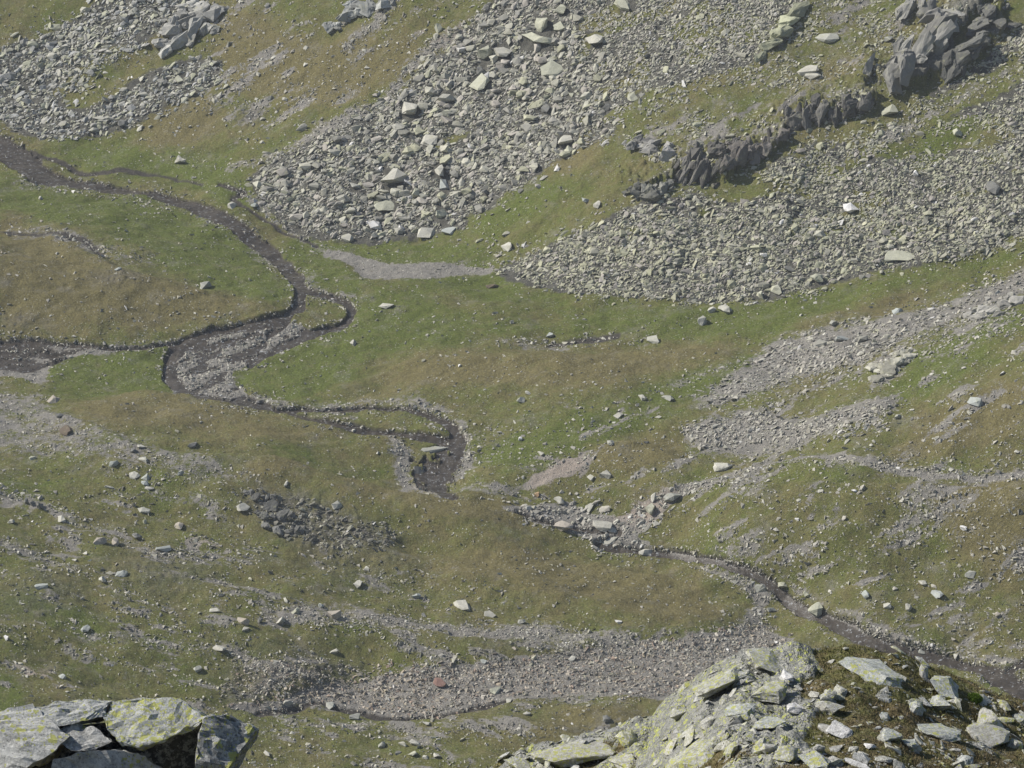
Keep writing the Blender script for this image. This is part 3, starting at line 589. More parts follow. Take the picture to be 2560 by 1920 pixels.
# u v width height tone label
LM = '''391 344 27 22 p|lone pale rounded boulder on the green meadow above the thin side channel
264 264 24 18 d|dark block at the lower edge of the upper left scree
500 443 32 11 p|flat pale slab with a dark end between stream bend and central scree
551 443 22 9 b|small greenish flat slab just left of the central scree toe
388 168 22 14 y|yellowish pointed block in the upper left scree
467 131 17 14 g|block with a dark side at the right tip of the upper left scree
616 213 15 9 p|small pale stone on the straw slope above the left meadow
568 255 14 9 p|small pale oval stone left of the earth scar on the slope
566 306 12 8 p|little pale stone on green turf above the stream meadow
87 427 14 8 p|small pale stone on turf below the upper stream
255 580 18 8 b|flat bluish stone on the straw hump left of the river
447 617 44 15 g|wide grey half buried boulder on the straw hump near the river bend
835 659 38 10 p|long flat pale slab on green meadow right of the river loop
763 738 20 16 p|rough grey boulder on the meadow below the flat pale slab
1062 617 30 12 n|dark brown hollow block at the green edge below the right scree
1104 694 15 10 p|small grey stone alone in the middle of the green meadow
1185 721 20 12 b|bluish stone above the pebbly trickle on the meadow
1413 733 38 12 g|dark grey flat boulder at the right end of the meadow trickle
1126 860 20 18 g|upright stone with a dark side on the straw slope mid picture
1139 848 18 10 p|pale stone touching the upright stone on the straw slope
1443 857 30 11 g|flat dark grey stone left of the pale block stream
1386 857 22 11 p|knobbly pale stone left of the flat dark grey stone
1336 896 24 9 p|pale flat stone on the green slope above the sand patch
993 788 10 7 w|tiny white stone on the straw mound
1161 1067 15 11 o|orange stone just above the gorge
936 968 56 24 g|big blocky boulder overhanging the river before the gorge
970 959 16 7 p|flat stone standing in the water beside the overhanging boulder
905 1010 30 24 d|dark rock below the overhanging river boulder
1124 946 14 10 w|pale pointed stone on the slope right of the river bend
1321 953 26 10 g|grey slab with a dark end above the straw patch
1168 978 22 9 p|pale stone just above the sand patch
1309 1021 28 20 p|pale rounded boulder right of the sand patch
1275 1030 22 10 p|low pale stone at the right tip of the sand patch
1453 1072 36 24 g|large grey boulder with shaded right side above the gorge
1406 1094 30 26 y|pale boulder with dark crack at the top of the gorge path
1272 1094 26 16 p|pale block in the boulder jam of the gorge
1208 1077 28 18 p|upper left block of the boulder jam in the gorge
1215 1133 46 22 t|broad tan boulder at the left of the gorge pool
1302 1130 42 20 p|large pale boulder over the dark gorge pool
1322 1143 28 18 p|rounded boulder at the right side of the gorge pool
1319 1166 36 9 p|flat pale slab lying across the stream in the gorge
1393 1190 38 16 p|slanting pale boulder where the stream leaves the gorge
761 929 16 12 p|pale boulder in the lower channel beside the grassy island
116 862 34 12 t|flat tan rock at the head of the left grey gravel slope
129 896 16 10 d|dark stone on the rim of the left grey gravel slope
143 928 40 12 n|dark brown flat rock on the left grey gravel slope
415 958 24 12 d|dark stone on the straw ridge with a long shadow
312 991 30 14 g|grey boulder with a dark right end on the gravelly hillside
286 971 20 10 d|dark stone just above the grey boulder on the gravelly hillside
245 998 24 15 b|bluish crumbly boulder on the gravelly hillside
306 963 20 8 p|pale flat stone above the dark stone on the hillside
316 1028 24 14 b|tilted bluish slab at the top of a file of four stones
314 1042 22 10 b|second slab down in the file of four stones on the left hillside
322 1053 20 8 p|lowest pale stone of the file on the left hillside
291 1025 26 8 p|thin pale slab left of the file of stones
388 1020 20 14 b|slanting bluish stone right of the file of stones
149 987 13 9 p|small pale stone on the straw slope far left
70 988 16 9 y|slanting yellowish stone on the straw slope far left
616 1043 18 13 p|pale stone above the dark rubble patch
727 1087 30 14 p|rounded pale boulder at the right rim of the dark rubble patch
57 1080 15 20 d|leftmost of three upright dark faced rocks at the left edge
72 1084 15 20 d|middle one of three upright dark faced rocks at the left edge
87 1088 17 22 d|rightmost of three upright dark faced rocks at the left edge
309 1100 30 12 g|flat grey rock on the straw slope left of the dark rubble
524 1094 34 9 p|flat pale rock at the left rim of the dark rubble patch
235 1050 24 8 p|thin pale slabs below the green strip on the left
134 1119 28 18 p|pale boulder with dark right end on the left rubble stripe
25 1126 18 10 p|pale stone at the left frame edge below the dark upright rocks
312 1126 15 12 y|small rounded yellowish stone on the lower left slope
386 1134 26 12 t|tan stone at the top of the pinkish bare patch
292 1156 30 18 d|jumbled dark and pale rock beside the tan rock pair
215 1166 32 16 t|left rock of the tan rock pair
248 1168 28 16 t|right rock of the tan rock pair
353 1183 38 12 b|long curved bluish rock over the rubble hollow
262 1237 30 18 b|pale green boulder casting a round shadow in the lower left
91 1265 32 14 b|bluish rock with shadow on the lower left slope
222 1250 20 14 p|pale stone in the diagonal rubble stripe
524 1338 28 20 t|tan block with a deep black shadow on its right
561 1338 18 13 d|dark stone between the tan block and the pale pointed boulder
605 1334 32 22 p|pale pointed boulder in the rubble right of the tan block
638 1318 24 14 y|yellowish block above the pale pointed boulder
722 1324 32 18 t|brownish rock with a shaded base in the rubble band
692 1307 18 12 b|bluish wedge shaped stone above the rubble band
463 1318 24 8 p|flat pale stone left of the tan block
531 1358 20 10 p|small pale rock below the tan block
181 1354 32 14 b|bluish rock cluster at the start of the low rubble stripe
13 1375 18 15 w|white stone at the far left edge of the frame
474 1400 34 13 p|slanting pale slab where the low rubble stripe widens
722 1405 22 9 p|pale flat stone with a shadow above the reddish rubble
427 1443 26 14 g|grey stone with a dark notch on the lower left slope
134 1459 20 14 b|pale bluish stone above the big lichened boulder
621 1516 22 14 p|pale rock just above the bottom mound
712 1522 30 12 g|grey rock on the rim of the dry bed by the bottom mound
576 1627 22 10 p|oval pale stone right of the big lichened boulder
1000 1304 46 15 p|long pale slab with a black end on the mid slope
899 1287 22 15 b|small bluish wedge left of the long pale slab
775 1260 28 13 p|pale stone with dark tip on the slope left of centre bottom
1057 1324 28 11 p|rounded flat pale stone below the long slab
1127 1341 20 12 g|grey stone below and right of the rounded flat one
1336 1341 18 10 w|whitish triangular stone at the green foot of the slope
1235 1421 22 8 p|flat pinkish pale stone in the dark grass strip above the dry bed
1044 1427 17 9 b|bluish stone at the upper rim of the dry bed
950 1472 38 15 r|large dark red rock in the middle of the dry bed
1101 1512 22 15 p|pale block on the near rim of the dry bed
1070 1487 30 14 y|greenish pale boulder in the dry bed
919 1559 22 13 p|pale crumbly stone on the near bank of the dry bed
768 1546 26 14 g|grey boulder on the bottom mound near the dry bed
936 1590 20 8 b|thin bluish stone on the bottom mound
825 1606 20 18 g|split upright grey stone at the bottom
869 1606 20 14 p|pale angular stone right of the split upright one
896 1603 26 13 p|broad pale stone cluster at the bottom
859 1623 18 15 d|dark sided stone at the bottom
892 1625 24 13 y|pale yellowish block right of the dark sided stone
918 1635 20 10 p|low pale stone next to the yellowish block at the bottom
944 1630 20 13 p|rightmost pale stone of the bottom cluster
1309 1551 26 14 d|dark notched stone on the right side of the bottom mound
1138 1541 20 8 p|flat pale stone on the crest of the bottom mound
1765 1308 46 26 y|big yellowish boulder on the right bank of the lower river
1744 1281 14 18 y|slim upright stone just above the big river boulder
1691 1262 26 18 y|pale boulder on the far bank of the lower river
1642 1267 26 17 g|dark grey boulder on the near bank of the lower river
1665 1316 24 12 g|grey boulder at the near bank by the white water
1961 1309 26 17 p|pale boulder with a small shadow on the right slope
1916 1306 20 10 p|flat stone left of the pale boulder on the right slope
1993 1257 24 12 p|slanting pale stone on the right slope
2097 1237 28 14 g|lichened grey rock pair on the right slope
2082 1138 18 12 w|small white oval stone high on the right mound
1872 1282 22 15 b|bluish cracked rock on the right slope above the river
2154 1326 16 13 t|tan stone at the lower right slope
2023 1281 34 13 b|long bluish rock slanting down the right slope
2065 1415 18 9 p|pale stone standing in the lower river
1993 1405 20 8 g|grey stone at the edge of the lower river rapids
1516 689 34 26 g|large grey boulder with a black corner below the right scree
1540 666 28 14 p|left of two rough rocks above the large grey boulder
1566 667 34 15 p|right of two rough rocks above the large grey boulder
1801 696 26 16 g|dark sided boulder on green turf above the block stream
1936 670 30 12 b|bluish flat block at the rim of the right gravel chute
1820 728 36 20 b|big bluish block in the right block stream
1766 597 32 28 y|tall yellow green block at the foot of the right scree
1645 634 20 22 y|upright sharp block at the lower rim of the right scree
1677 623 32 17 y|arched pale block at the lower rim of the right scree
1706 576 22 16 d|dark shaded hollow block in the lower right scree
2107 865 38 16 b|grey bluish rock patch on the straw slope far right
2166 806 18 10 w|small whitish stone on the straw slope far right
1939 897 18 13 g|grey pointed stone in the upper end of the small rubble strip
1561 1004 44 20 p|pale crumbly boulder with a black right side above the thin path
1845 1058 12 7 w|small white stone on the crest of the right mound
1159 84 80 28 y|largest flat yellowish slab high in the central scree
1050 107 34 34 y|tall greenish block left of the largest slab
1087 107 42 28 p|broad pale block between tall greenish block and largest slab
1040 175 56 18 y|yellow edged slab with a black underside
1191 144 58 17 y|long thin slab with black gap below it
886 232 48 28 p|broad rounded pale boulder at the left side of the central scree
966 205 42 24 p|pale boulder left of centre in the upper central scree
966 242 26 16 y|yellowish cube with dark right face in the central scree
1175 47 46 28 y|pale yellowish boulder above the largest slab
1208 54 28 18 y|small yellow boulder right of its bigger pale neighbour
1215 17 34 20 y|yellowish boulder near the top of the picture
1349 10 60 16 y|very wide pale yellow slab at the top frame edge
1285 81 42 26 p|smooth grey slab right of the largest slab
948 55 20 26 y|upright oval rock on the slope left of the central scree
1040 150 28 24 d|rugged dark knob above the yellow edged slab
949 366 44 22 p|smooth pale slab in the lower centre of the central scree
960 393 32 30 b|bluish tall block under the smooth pale slab
852 380 60 32 p|widest rounded pale slab in the lower left central scree
1049 413 18 20 d|dark upright fin low in the central scree
899 413 30 20 y|wedge with a dark side low in the central scree
766 400 26 18 p|light cube with dark hollow left of the wide slab
835 443 54 17 y|long low slab near the foot of the central scree
970 494 42 22 b|boulder with black front at the very foot of the central scree
919 500 44 18 p|pale rounded boulder at the foot of the central scree
751 511 28 18 p|rounded boulder at the left foot of the central scree
953 457 28 26 y|steep pointed slab near the foot of the central scree
1225 319 30 18 y|yellowish cube with black side at the right rim of the central scree
1221 299 44 20 p|smooth pale block above the yellowish cube
1180 232 34 18 d|slab with a black triangle of shade in mid central scree
1262 432 20 16 b|greenish stone on straw turf between the two screes
1290 440 26 12 p|pale crumbly stones right of the greenish stone
1312 228 22 24 d|dark upright block at the right rim of the central scree
1366 208 34 13 y|flat slab sticking out above the grass ledge
1235 201 18 16 y|small cube with dark face in the upper central scree
930 300 44 20 p|smooth pale slab above the grassy patch inside the scree
1788 78 50 15 g|long pale fin with a black end on the upper right grass
1744 148 50 18 p|upper slab of the slanting pair above the cliff
1757 160 38 14 p|lower slab of the slanting pair above the cliff
1919 81 22 20 g|block with a dark foot left of the great grey rock face
1882 124 24 16 d|dark block between slanting slabs and great rock face
1922 235 38 22 y|rounded boulder below the great grey rock face
1837 447 44 18 w|bright white slab in the right scree
1980 373 16 18 w|small bright white fin high in the right scree
2070 282 26 14 y|pale yellow block on the upper right scree
2146 403 40 20 d|slab with a black underside at the far right scree
1940 553 66 15 y|wide yellow slab on the lower rim of the right scree
1098 528 34 20 p|pale boulder on the little grey pile between the screes'''
def lumpy(bm, amt, f, sub_=2):
    bmesh.ops.subdivide_edges(bm, edges=bm.edges[:], cuts=sub_, use_grid_fill=True)
    bmesh.ops.triangulate(bm, faces=bm.faces[:])
    from mathutils import noise as N
    bm.normal_update(); o3 = Vector((random.random()*50, random.random()*50, random.random()*50))
    mv = []
    for v_ in bm.verts:
        q_ = v_.co*f + o3; r_ = N.noise(q_)*.9 + abs(N.noise(q_*2.3))*.6 + N.noise(q_*5)*.25
        mv.append(v_.co + v_.normal*(r_-.25)*amt)
    for v_, c_ in zip(bm.verts, mv): v_.co = c_
def boulder(name, P0, sx, sy, sz, tone, label=None, cat='boulder', group=None, near=False, yaw=None, lich=0., sink=.22, tiltv=None, detail=1):
    rs = np.random.default_rng(random.randint(0, 10**6)); k = 13 if not near else 17
    bm = hull(block_pts(k, rs, .9))
    if detail: lumpy(bm, .13 if not near else .12, 1.6, 1 if not near else 4)
    v_, f_ = arrays(bm); bm.free()
    v_ = v_*np.array([sx, sy/.72, sz/.9])
    n0 = normal_at(P0[None])[0]; tl = rs.normal(size=3)*.12; tl[2] = 0; up = Vector(tuple(n0*.55+np.array([0, 0, .45])+tl)).normalized()
    rot = up.to_track_quat('Z', 'Y').to_matrix() @ Matrix.Rotation(rs.uniform(-.5, .5) if yaw is None else yaw, 3, 'Z')
    v_ = v_ @ np.array(rot).T + np.array(up)*sz*(1-2*sink)
    t4 = np.ones((len(v_), 4), np.float32); t4[:, :3] = np.array(tone)*rs.uniform(.9, 1.1); t4[:, 3] = lich
    m = mesh_from(name, v_, f_, M_NEAR if near else M_ROCK, {'tint': t4}, False)
    o = link(name, m); o.location = P0; return tag(o, label, cat, group)
lmk = []
for ln in LM.strip().split('\n'):
    a_, lab = ln.split('|'); q = a_.split(); lmk.append((*map(float, q[:4]), q[4], lab))
LU = np.array([l[0] for l in lmk]); LV = np.array([l[1] for l in lmk])
C0, ok0 = cast(LU, LV + np.array([l[3] for l in lmk])*.35)
for (u, v, bw, bh, tn, lab), P0, k in zip(lmk, C0, ok0):
    if not k: print('missed', lab); continue
    s = mpp(P0[None])[0]; hw = bw*s*.55; hh = bh*s*.5
    boulder('boulder', P0, hw, hw*random.uniform(.6, .8), hh, TONE[tn], lab, yaw=random.uniform(-.25, .35), sink=.3)
# the next largest blocks of the scree as objects of their own
PLACE = [(SCREE_A, 'angular block packed in the wide central scree field', 'unmarked blocks of the central scree'), (SCREE_B, 'yellow grey angular block packed in the right hand scree field', 'unmarked blocks of the right scree'),
         (SCREE_C, 'grey angular block packed in the upper left scree field', 'unmarked blocks of the upper left scree'), (SCREE_E, 'grey block in the block stream running down from the right edge', 'unmarked blocks of the right block stream')]
P_, s_, t_, u_, v_, z_ = bag['scree']
vis = (u_ > 5) & (u_ < 2207) & (v_ > 5) & (v_ < 1655)
order = np.argsort(-np.where(vis, z_, 0)); taken = np.zeros(len(z_), bool); cnt = 0
for i in order:
    if cnt >= 115: break
    if np.min(np.hypot(LU-u_[i], (LV-v_[i])*1.6)) < 26: continue
    for poly, lab, grp in PLACE:
        if inpoly(parse(poly), u_[i:i+1], v_[i:i+1])[0]:
            boulder('boulder', P_[i], s_[i]*1.05, s_[i]*.75, s_[i]*.5, t_[i], lab, group=grp, yaw=random.uniform(-.4, .5)); taken[i] = True; cnt += 1; break
# drop loose blocks that would bury the landmarks
def clear(u, v, z):
    k = np.ones(len(u), bool)
    for l in lmk: k &= ~((np.abs(u-l[0]) < l[2]*.42) & (v > l[1]-l[3]*.5) & (v < l[1]+l[3]*1.0) & (z > 5))
    return k
k = clear(u_, v_, z_) & ~taken
o = link('scree', instance_rocks('scree', P_[k], s_[k], t_[k], PROTO, -.1, .48, .45)); tag(o, 'loose grey angular blocks heaped on the slopes', 'scree', kind='stuff')
P_, s_, t_, u_, v_, z_ = bag['stones']; k = clear(u_, v_, z_+2)
o = link('loose_stones', instance_rocks('loose_stones', P_[k], s_[k], t_[k], PEB, .3, .3)); tag(o, 'small pale stones and gravel strewn over turf and stream banks', 'stones', kind='stuff')

# ------------------------------------------------------------------ rock faces
def outcrop(items, tone, label, group=None, nsub=6):
    """items: (u, v_foot, width, height, lean) blocks standing side by side; one mesh"""
    VV, FF, TT = [], [], []; off = 0; base = None
    rj = np.random.default_rng(int(items[0][0]*3+items[0][1])); its = []
    for (u, v, bw, bh, lean) in items:
        its.append((u, v, bw*(.8 if bw < 80 else .5), bh*(.8 if bw < 80 else .62), lean))
        for _ in range(nsub):
            f1, f2 = rj.uniform(.3, .66), rj.uniform(.25, .66)
            its.append((u+rj.normal()*bw*.33, v-rj.uniform(-.05, .55)*bh, bw*f1, bh*f2, lean+rj.normal()*.15))
    for (u, v, bw, bh, lean) in its:
        c_, k_ = cast(u, v)
        if not k_[0]: continue
        P0 = c_[0]; s = mpp(P0[None])[0]
        if base is None: base = P0.copy()
        rs = np.random.default_rng(int(u*7+v)); bm = hull(block_pts(11, rs, .95)); lumpy(bm, .17, 2.4, 3); q, f_ = arrays(bm); bm.free()
        q = q*np.array([bw*s*.55, bw*s*.5, bh*s*.58])
        q[:, 0] += q[:, 2]*lean; q[:, 1] += q[:, 2]*.4
        a_ = rs.uniform(-.7, .5); q[:, :2] = q[:, :2] @ np.array([[cos(a_), -sin(a_)], [sin(a_), cos(a_)]])
        q = q + P0 - base + np.array([0, -bw*s*.12, bh*s*.25]); VV.append(q); FF.append(f_+off); off += len(q)
        tt = np.ones((len(q), 4), np.float32); tt[:, :3] = np.array(tone)*rs.uniform(.6, 1.25); TT.append(tt)
    m = mesh_from('rock_outcrop', np.concatenate(VV), np.concatenate(FF), M_ROCK, {'tint': np.concatenate(TT)})
    o = link('rock_outcrop', m); o.location = base; return tag(o, label, 'rock outcrop', group)
DG = (.125, .12, .11)
outcrop([(1478, 385, 26, 70, .5), (1500, 392, 26, 82, .5), (1522, 392, 26, 80, .45), (1545, 386, 28, 66, .4), (1500, 335, 46, 34, .3), (1545, 330, 44, 40, .3)], DG, 'leaning dark fins at the left end of the long cliff')
outcrop([(1570, 365, 36, 62, .3), (1600, 352, 40, 60, .2), (1632, 340, 38, 56, .2), (1655, 325, 34, 46, .2), (1590, 322, 50, 34, .2), (1690, 296, 36, 34, .1)], (.15, .138, .125), 'broken brownish cliff section between the leaning fins and the grassy brow')
outcrop([(1715, 275, 44, 62, .2), (1745, 268, 38, 60, .2), (1775, 262, 40, 66, .1), (1805, 258, 38, 58, .1), (1835, 250, 44, 58, .2), (1866, 232, 40, 54, .3)], DG, 'dark overhung cliff under the grassy brow right of centre')
outcrop([(1375, 425, 46, 34, .2), (1405, 428, 56, 46, .2), (1432, 412, 40, 40, .2)], (.19, .19, .17), 'lumpy dark rock knob at the lower left end of the cliff line')
outcrop([(1370, 318, 50, 28, .4), (1405, 322, 60, 34, .4), (1440, 340, 46, 40, .3)], (.26, .255, .24), 'grey ledge with a crevice above the lumpy dark knob')
outcrop([(1930, 185, 70, 80, .45), (1955, 165, 84, 110, .5), (1985, 125, 90, 120, .5), (2010, 80, 94, 110, .5), (2000, 30, 90, 80, .4)], (.25, .245, .225), 'great smooth grey rock face beside the black cave', nsub=5)
outcrop([(2058, 165, 44, 60, .4), (2075, 135, 52, 52, .6), (2100, 100, 60, 48, .6), (2120, 60, 66, 40, .6), (2140, 30, 56, 34, .6)], (.125, .125, .115), 'stack of dark ledges right of the black cave in the top right corner')
outcrop([(1640, 122, 50, 26, .9), (1662, 100, 60, 34, .9), (1686, 76, 64, 40, .9), (1706, 50, 66, 40, .8), (1728, 26, 60, 36, .8)], (.36, .37, .26), 'long smooth pale green slab slanting up the top right slope', nsub=0)
outcrop([(360, 115, 40, 34, .4), (390, 95, 50, 50, .5), (425, 70, 56, 54, .5), (455, 40, 50, 44, .5), (400, 50, 44, 40, .5), (370, 70, 50, 36, .2), (430, 30, 60, 40, .3), (350, 100, 44, 26, .2)], (.33, .325, .30), 'pale fractured rock face between the two upper left scree arms')
outcrop([(710, 65, 36, 26, .3), (745, 40, 46, 36, .3), (790, 25, 60, 34, .3), (830, 15, 44, 34, .3)], (.33, .335, .315), 'bluish grey ledges at the top frame edge left of the central scree')
outcrop([(1895, 820, 44, 18, .5), (1918, 804, 50, 28, .5), (1942, 788, 50, 28, .5), (1966, 770, 46, 24, .5)], (.36, .35, .29), 'pale craggy rib slanting across the right hillside')
outcrop([(2110, 690, 50, 22, .5), (2138, 677, 54, 26, .5), (2166, 664, 54, 26, .5), (2194, 654, 50, 28, .5)], (.31, .30, .27), 'row of grey rock ribs on the brow at the right edge')
outcrop([(550, 1075, 34, 20, .2), (585, 1095, 40, 30, .2), (615, 1120, 44, 34, .1), (600, 1150, 40, 24, .1), (645, 1150, 30, 22, .1), (570, 1120, 34, 24, 0)], (.14, .14, .13), 'black broken crag at the head of the dark rubble patch')

# ------------------------------------------------------------------ near knoll: lichened rocks, turf
NK = '''1560 1470 150 46 g 1|lichen streaked outcrop shoulder at the left crest of the knoll
1660 1425 130 34 g .9|low bluish outcrop forming the top of the knoll
1880 1445 150 40 b .9|broad greenish slab on the knoll crest ending in a black notch
1701 1456 38 28 w .7|bright white quartz lump just below the knoll crest
1670 1490 90 44 g 1|mound of yellow lichened rock below the white quartz lump
1788 1500 46 30 g .7|grey block beside the round grey stone on the knoll
1815 1488 40 34 g .7|round grey stone in the middle of the knoll
1718 1526 40 30 w .7|pale bluish white stone with a dark cleft
1791 1526 70 38 p .8|broad pale boulder in the middle of the knoll
1600 1532 76 36 b .95|greenish slab with a yellow top on the left of the knoll
1660 1562 82 34 b 1|long green and yellow slab below the greenish one
1808 1572 70 36 w .7|large white slab in the turf of the knoll
1922 1588 58 26 b .9|flat green grey stone right of the large white slab
1966 1604 54 28 b .8|rounded bluish stone below the flat green grey one
2020 1574 110 36 b .85|long slanting bluish slab on the right side of the knoll
2130 1584 110 34 p .8|long slanting pale slab at the right end of the knoll
2134 1548 84 56 p .9|large pale boulder with a yellow spot near the right edge
2033 1478 100 40 b .85|wide bluish slab with a deep shadow near the river
2026 1516 64 42 b .9|upright mossy slab under the wide bluish slab
1973 1522 48 32 b .8|pale green block left of the upright mossy slab
1765 1640 78 44 b 1|dome shaped boulder capped with yellow lichen at the bottom edge
1701 1624 72 44 g .98|grey rounded boulder with a lichen rim left of the dome shaped one
1650 1606 46 30 g 1.1|small boulder covered in yellow lichen
1586 1616 48 34 y 1.1|yellow rock next to the long yellow ledge
1503 1640 150 34 g 1.1|long low ledge crusted with yellow lichen at the bottom
1768 1612 28 20 p .7|small pale stone above the dome shaped boulder
1879 1612 34 16 w .6|thin white splinter lying in the turf
1842 1616 28 18 g .7|small grey stone left of the white splinter
1513 1592 34 20 p .7|small pale stone on the left slope of the knoll
1356 1588 50 40 y 1.05|yellow green block at the left foot of the knoll
1240 1618 170 38 p .98|long pale ledge with a yellow crest at the left tip of the knoll
1124 1652 70 26 g 1.05|lowest yellow topped ledge at the left tip of the knoll
1340 1652 90 26 p 1|pale ledge at the bottom between two yellow topped rocks
1463 1650 80 34 y 1.05|rounded yellow rock at the bottom frame edge
1908 1545 34 18 b .8|small bluish stone in the heath of the knoll
2085 1640 44 20 b .75|small flat stone low on the right of the knoll
1910 1640 40 20 g .75|dull grey stone at the bottom right of the dome shaped boulder
2190 1600 50 26 p .8|pale stone at the right frame edge of the knoll
1470 1530 52 34 g .9|grey crumbling rock on the left flank of the knoll
1530 1560 48 26 p .8|pale rock between grey crumbling rock and long slab
2205 1545 40 24 b .85|bluish stone at the right frame edge above the pale one'''
nk = []
for ln in NK.strip().split('\n'):
    a_, lab = ln.split('|'); q = a_.split(); nk.append((*map(float, q[:4]), q[4], float(q[5]), lab))
NC, nok = cast([l[0] for l in nk], [l[1]+l[3]*.35 for l in nk], True)
for (u, v, bw, bh, tn, li, lab), P0, k in zip(nk, NC, nok):
    if not k:
        P2, k2 = cast(u, v+bh*.9+14, True)
        if not k2[0]: print('near miss', lab); continue
        P0 = P2[0]
    s = mpp(P0[None])[0]; hw = bw*s*.55
    boulder('rock', P0, hw, hw*.8, bh*s*.42, np.array(TONE[tn])*.95, lab, 'rock', near=True, yaw=random.uniform(-.2, .15)-(.35 if 'slanting' in lab else 0), lich=(li-.7)*.55, sink=.24)
# small stones and turf on the knoll
n_ = 26000; u = rng.uniform(1050, 2400, n_); v = rng.uniform(1395, 1760, n_); Pn, okn = cast(u, v, True); 
okn &= (Pn[:, 1] > 55) & (Pn[:, 1] < 92); Pn = Pn[okn]
sel = rng.random(len(Pn)) < .10*(1+np.clip(vn(Pn[:, 0]/1.2, Pn[:, 1]/1.2, 3), -1, 1)*1.3); Ps = Pn[sel]
sz = .035*(1-rng.random(len(Ps))*.985)**(-1/1.6); sz = np.minimum(sz, .26)
tt = np.concatenate([tints('blue', len(Ps))*1.05, rng.uniform(-.1, .14, len(Ps))[:, None]], 1)
o = link('knoll_stones', instance_rocks('knoll_stones', Ps, sz, tt, PROTO, .25, .3, None, M_NEAR)); tag(o, 'small lichened stones scattered in the turf of the near knoll', 'stones', kind='stuff')
def tufts(name, Pt, hgt, spread, tint, nb=7):
    n_ = len(Pt); B = n_*nb; base = np.repeat(Pt, nb, 0) + rng.normal(size=(B, 3))*spread*np.array([1, 1, 0])
    hh = np.repeat(hgt, nb)*rng.uniform(.5, 1.2, B); an = rng.uniform(0, 2*pi, B); wd = hh*.16+.004
    dx = np.stack([np.cos(an), np.sin(an), np.zeros(B)], 1)*wd[:, None]
    tip = base + np.stack([rng.normal(0, .45, B)*hh, rng.normal(0, .45, B)*hh, hh], 1)
    base[:, 2] -= .02
    VV = np.stack([base-dx, base+dx, tip], 1).reshape(-1, 3); FF = np.arange(B*3).reshape(-1, 3)
    return mesh_from(name, VV, FF, M_BLADE, {'tint': np.repeat(np.repeat(tint, nb, 0), 3, 0)*rng.uniform(.7, 1.3, (B, 1)).repeat(3, 0)})
_i = np.clip(np.interp(np.hypot(Pn[:, 0], Pn[:, 1]), D, np.arange(ND)).astype(int), 0, ND-1); _j = np.interp(np.arctan2(Pn[:, 0], Pn[:, 1]), AZ, np.arange(NA)).astype(int)
keep = ROCKN[0][_i, _j] < .45+.3*rng.normal(size=len(Pn)); Pt = Pn[keep]; mixv = sstep(-.3, .4, fbm(Pt[:, 0]/1.6, Pt[:, 1]/1.6, 44, 3))[:, None]
tt = (1-mixv)*np.array([[.13, .135, .050]]) + mixv*np.array([[.17, .135, .075]])
o = link('heath_turf', tufts('heath_turf', Pt, rng.uniform(.015, .05, len(Pt)), .05, tt)); tag(o, 'low brown and olive heath turf covering the near knoll', 'heath', kind='stuff')
Pc, kc = cast(2104, 1512, True)
if kc[0]:
    q = rng.normal(size=(900, 3)); q /= np.linalg.norm(q, axis=1, keepdims=True); q[:, 2] = np.abs(q[:, 2]); q *= np.array([.17, .14, .12])*rng.uniform(.85, 1.02, 900)[:, None]
    m = tufts('cushion_plant', q, np.full(900, .035), .012, np.tile([[.10, .16, .025]], (900, 1)), 5)
    o = link('cushion_plant', m); o.location = Pc[0]; tag(o, 'bright green cushion plant between slabs near the right edge of the knoll', 'plant')

# ------------------------------------------------------------------ the big lichened boulder bottom left
from mathutils import noise as MN
def at_d(u, v, d):
    a, b, c = ray(u, v); k_ = d/math.hypot(a, b); return Vector((a*k_, b*k_, H+c*k_))
def body(outline, d0, thick, tone, lich, seed, cuts=7, amt=.05, back=.5):
    """solid from a front outline: points (u, v, forward metres), given real depth behind it"""
    pts = []
    for (u, v, fw) in outline:
        p = at_d(u, v, d0-fw); pts.append(p); q = at_d(u, v, d0-fw); pts.append(Vector((q.x, q.y+thick, q.z-thick*.58)))
    bm = hull([p - ORG for p in pts]); 
    bmesh.ops.subdivide_edges(bm, edges=[e for e in bm.edges if e.calc_length() > .12], cuts=cuts, use_grid_fill=True)
    bmesh.ops.triangulate(bm, faces=bm.faces[:]); bm.normal_update(); o3 = Vector((seed*3.1, seed*1.7, seed)); mv = []
    for v_ in bm.verts:
        p = v_.co + o3; k_ = MN.noise(p*1.9)*1.2 + abs(MN.noise(p*4.3))*1.3 - abs(MN.noise(p*8.1))*.7 + MN.noise(p*17)*.3 + MN.noise(p*38)*.14
        cr = abs(MN.noise(Vector((p.x*1.1+p.z*1.5, p.y*1.5, p.z*3.5-p.x*.6)))); crack = -max(0, .06-cr)*14
        mv.append(v_.co + v_.normal*(k_-.4+crack)*amt)
    for v_, c_ in zip(bm.verts, mv): v_.co = c_
    q, f_ = arrays(bm); bm.free(); t4 = np.ones((len(q), 4), np.float32); t4[:, :3] = tone; t4[:, 3] = lich
    return q, f_, t4
ORG = at_d(200, 1640, 45)
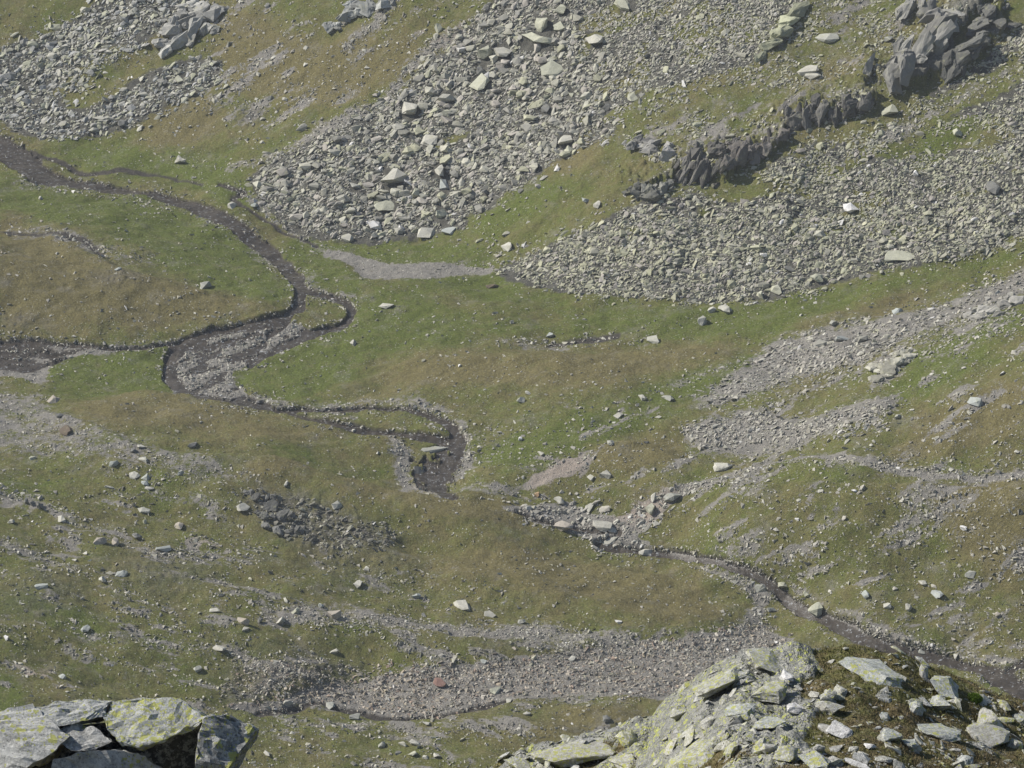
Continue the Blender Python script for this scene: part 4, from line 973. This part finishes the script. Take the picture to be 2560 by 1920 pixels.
# outline points: u, v, metres towards the viewer
parts = [
 body([(222, 1545, -.2), (240, 1512, -.5), (300, 1508, -.6), (388, 1510, -.55), (444, 1549, -.25), (425, 1572, -.05), (350, 1598, .25), (300, 1618, .38), (255, 1606, .35), (228, 1575, .1)], 45, 1.0, (.34, .35, .33), .22, 1),
 body([(60, 1528, -.35), (120, 1513, -.5), (190, 1510, -.5), (238, 1513, -.45), (225, 1545, -.2), (170, 1560, 0), (110, 1575, .1), (60, 1560, .0)], 45, 1.0, (.34, .35, .34), .07, 2),
 body([(-140, 1560, .1), (0, 1545, -.1), (70, 1524, -.3), (118, 1560, .05), (150, 1590, .3), (110, 1632, .55), (40, 1668, .75), (-40, 1690, .8), (-140, 1700, .8)], 45, 1.1, (.42, .42, .40), .08, 6),
 body([(120, 1570, .0), (170, 1562, -.1), (215, 1580, .05), (240, 1602, .25), (200, 1622, .4), (150, 1624, .45), (118, 1600, .3)], 45, .8, (.31, .31, .30), .0, 7, 5),
 body([(115, 1640, .55), (180, 1618, .45), (250, 1616, .35), (315, 1632, .25), (350, 1660, .2), (300, 1760, .7), (80, 1780, .9)], 45, 1.2, (.38, .38, .37), .02, 3, 6),
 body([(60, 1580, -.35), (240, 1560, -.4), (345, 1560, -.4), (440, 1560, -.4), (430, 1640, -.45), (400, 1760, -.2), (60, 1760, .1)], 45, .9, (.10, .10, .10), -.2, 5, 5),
 body([(440, 1552, .1), (468, 1545, .0), (498, 1547, -.05), (551, 1578, .0), (545, 1590, .1), (497, 1655, .5), (470, 1720, .6), (400, 1760, .6), (418, 1640, .5), (432, 1590, .3)], 45, .5, (.23, .235, .235), .07, 4, 6)]
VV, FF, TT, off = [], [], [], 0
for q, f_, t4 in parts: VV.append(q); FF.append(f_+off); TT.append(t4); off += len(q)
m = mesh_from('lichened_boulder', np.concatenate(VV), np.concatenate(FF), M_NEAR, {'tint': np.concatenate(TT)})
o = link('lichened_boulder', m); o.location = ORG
tag(o, 'big cracked grey boulder with yellow lichen in the bottom left corner', 'boulder')

# ------------------------------------------------------------------ air
if HAZE:
    zt = float(Z.max())+4; zt = max(zt, H+3); zb = float(Z.min())-1.5; ext = 1.02*D[-1]
    bm = bmesh.new(); bmesh.ops.create_cube(bm, size=1)
    for v_ in bm.verts: v_.co = Vector((v_.co.x*2*ext, (v_.co.y+.5)*(ext+60)-50, zb+(v_.co.z+.5)*(zt-zb)))
    hm = bpy.data.meshes.new('haze'); bm.to_mesh(hm); bm.free(); mt = bpy.data.materials.new('haze'); mt.use_nodes = True
    t = mt.node_tree; t.nodes.remove(t.nodes['Principled BSDF']); pv = t.nodes.new('ShaderNodeVolumePrincipled')
    pv.inputs['Color'].default_value = (.86, .91, 1, 1); pv.inputs['Density'].default_value = HAZE; pv.inputs['Anisotropy'].default_value = .2
    t.links.new(pv.outputs[0], t.nodes['Material Output'].inputs['Volume']); hm.materials.append(mt)
    tag(link('haze', hm), 'thin bluish mountain air over the valley', 'haze', kind='stuff')
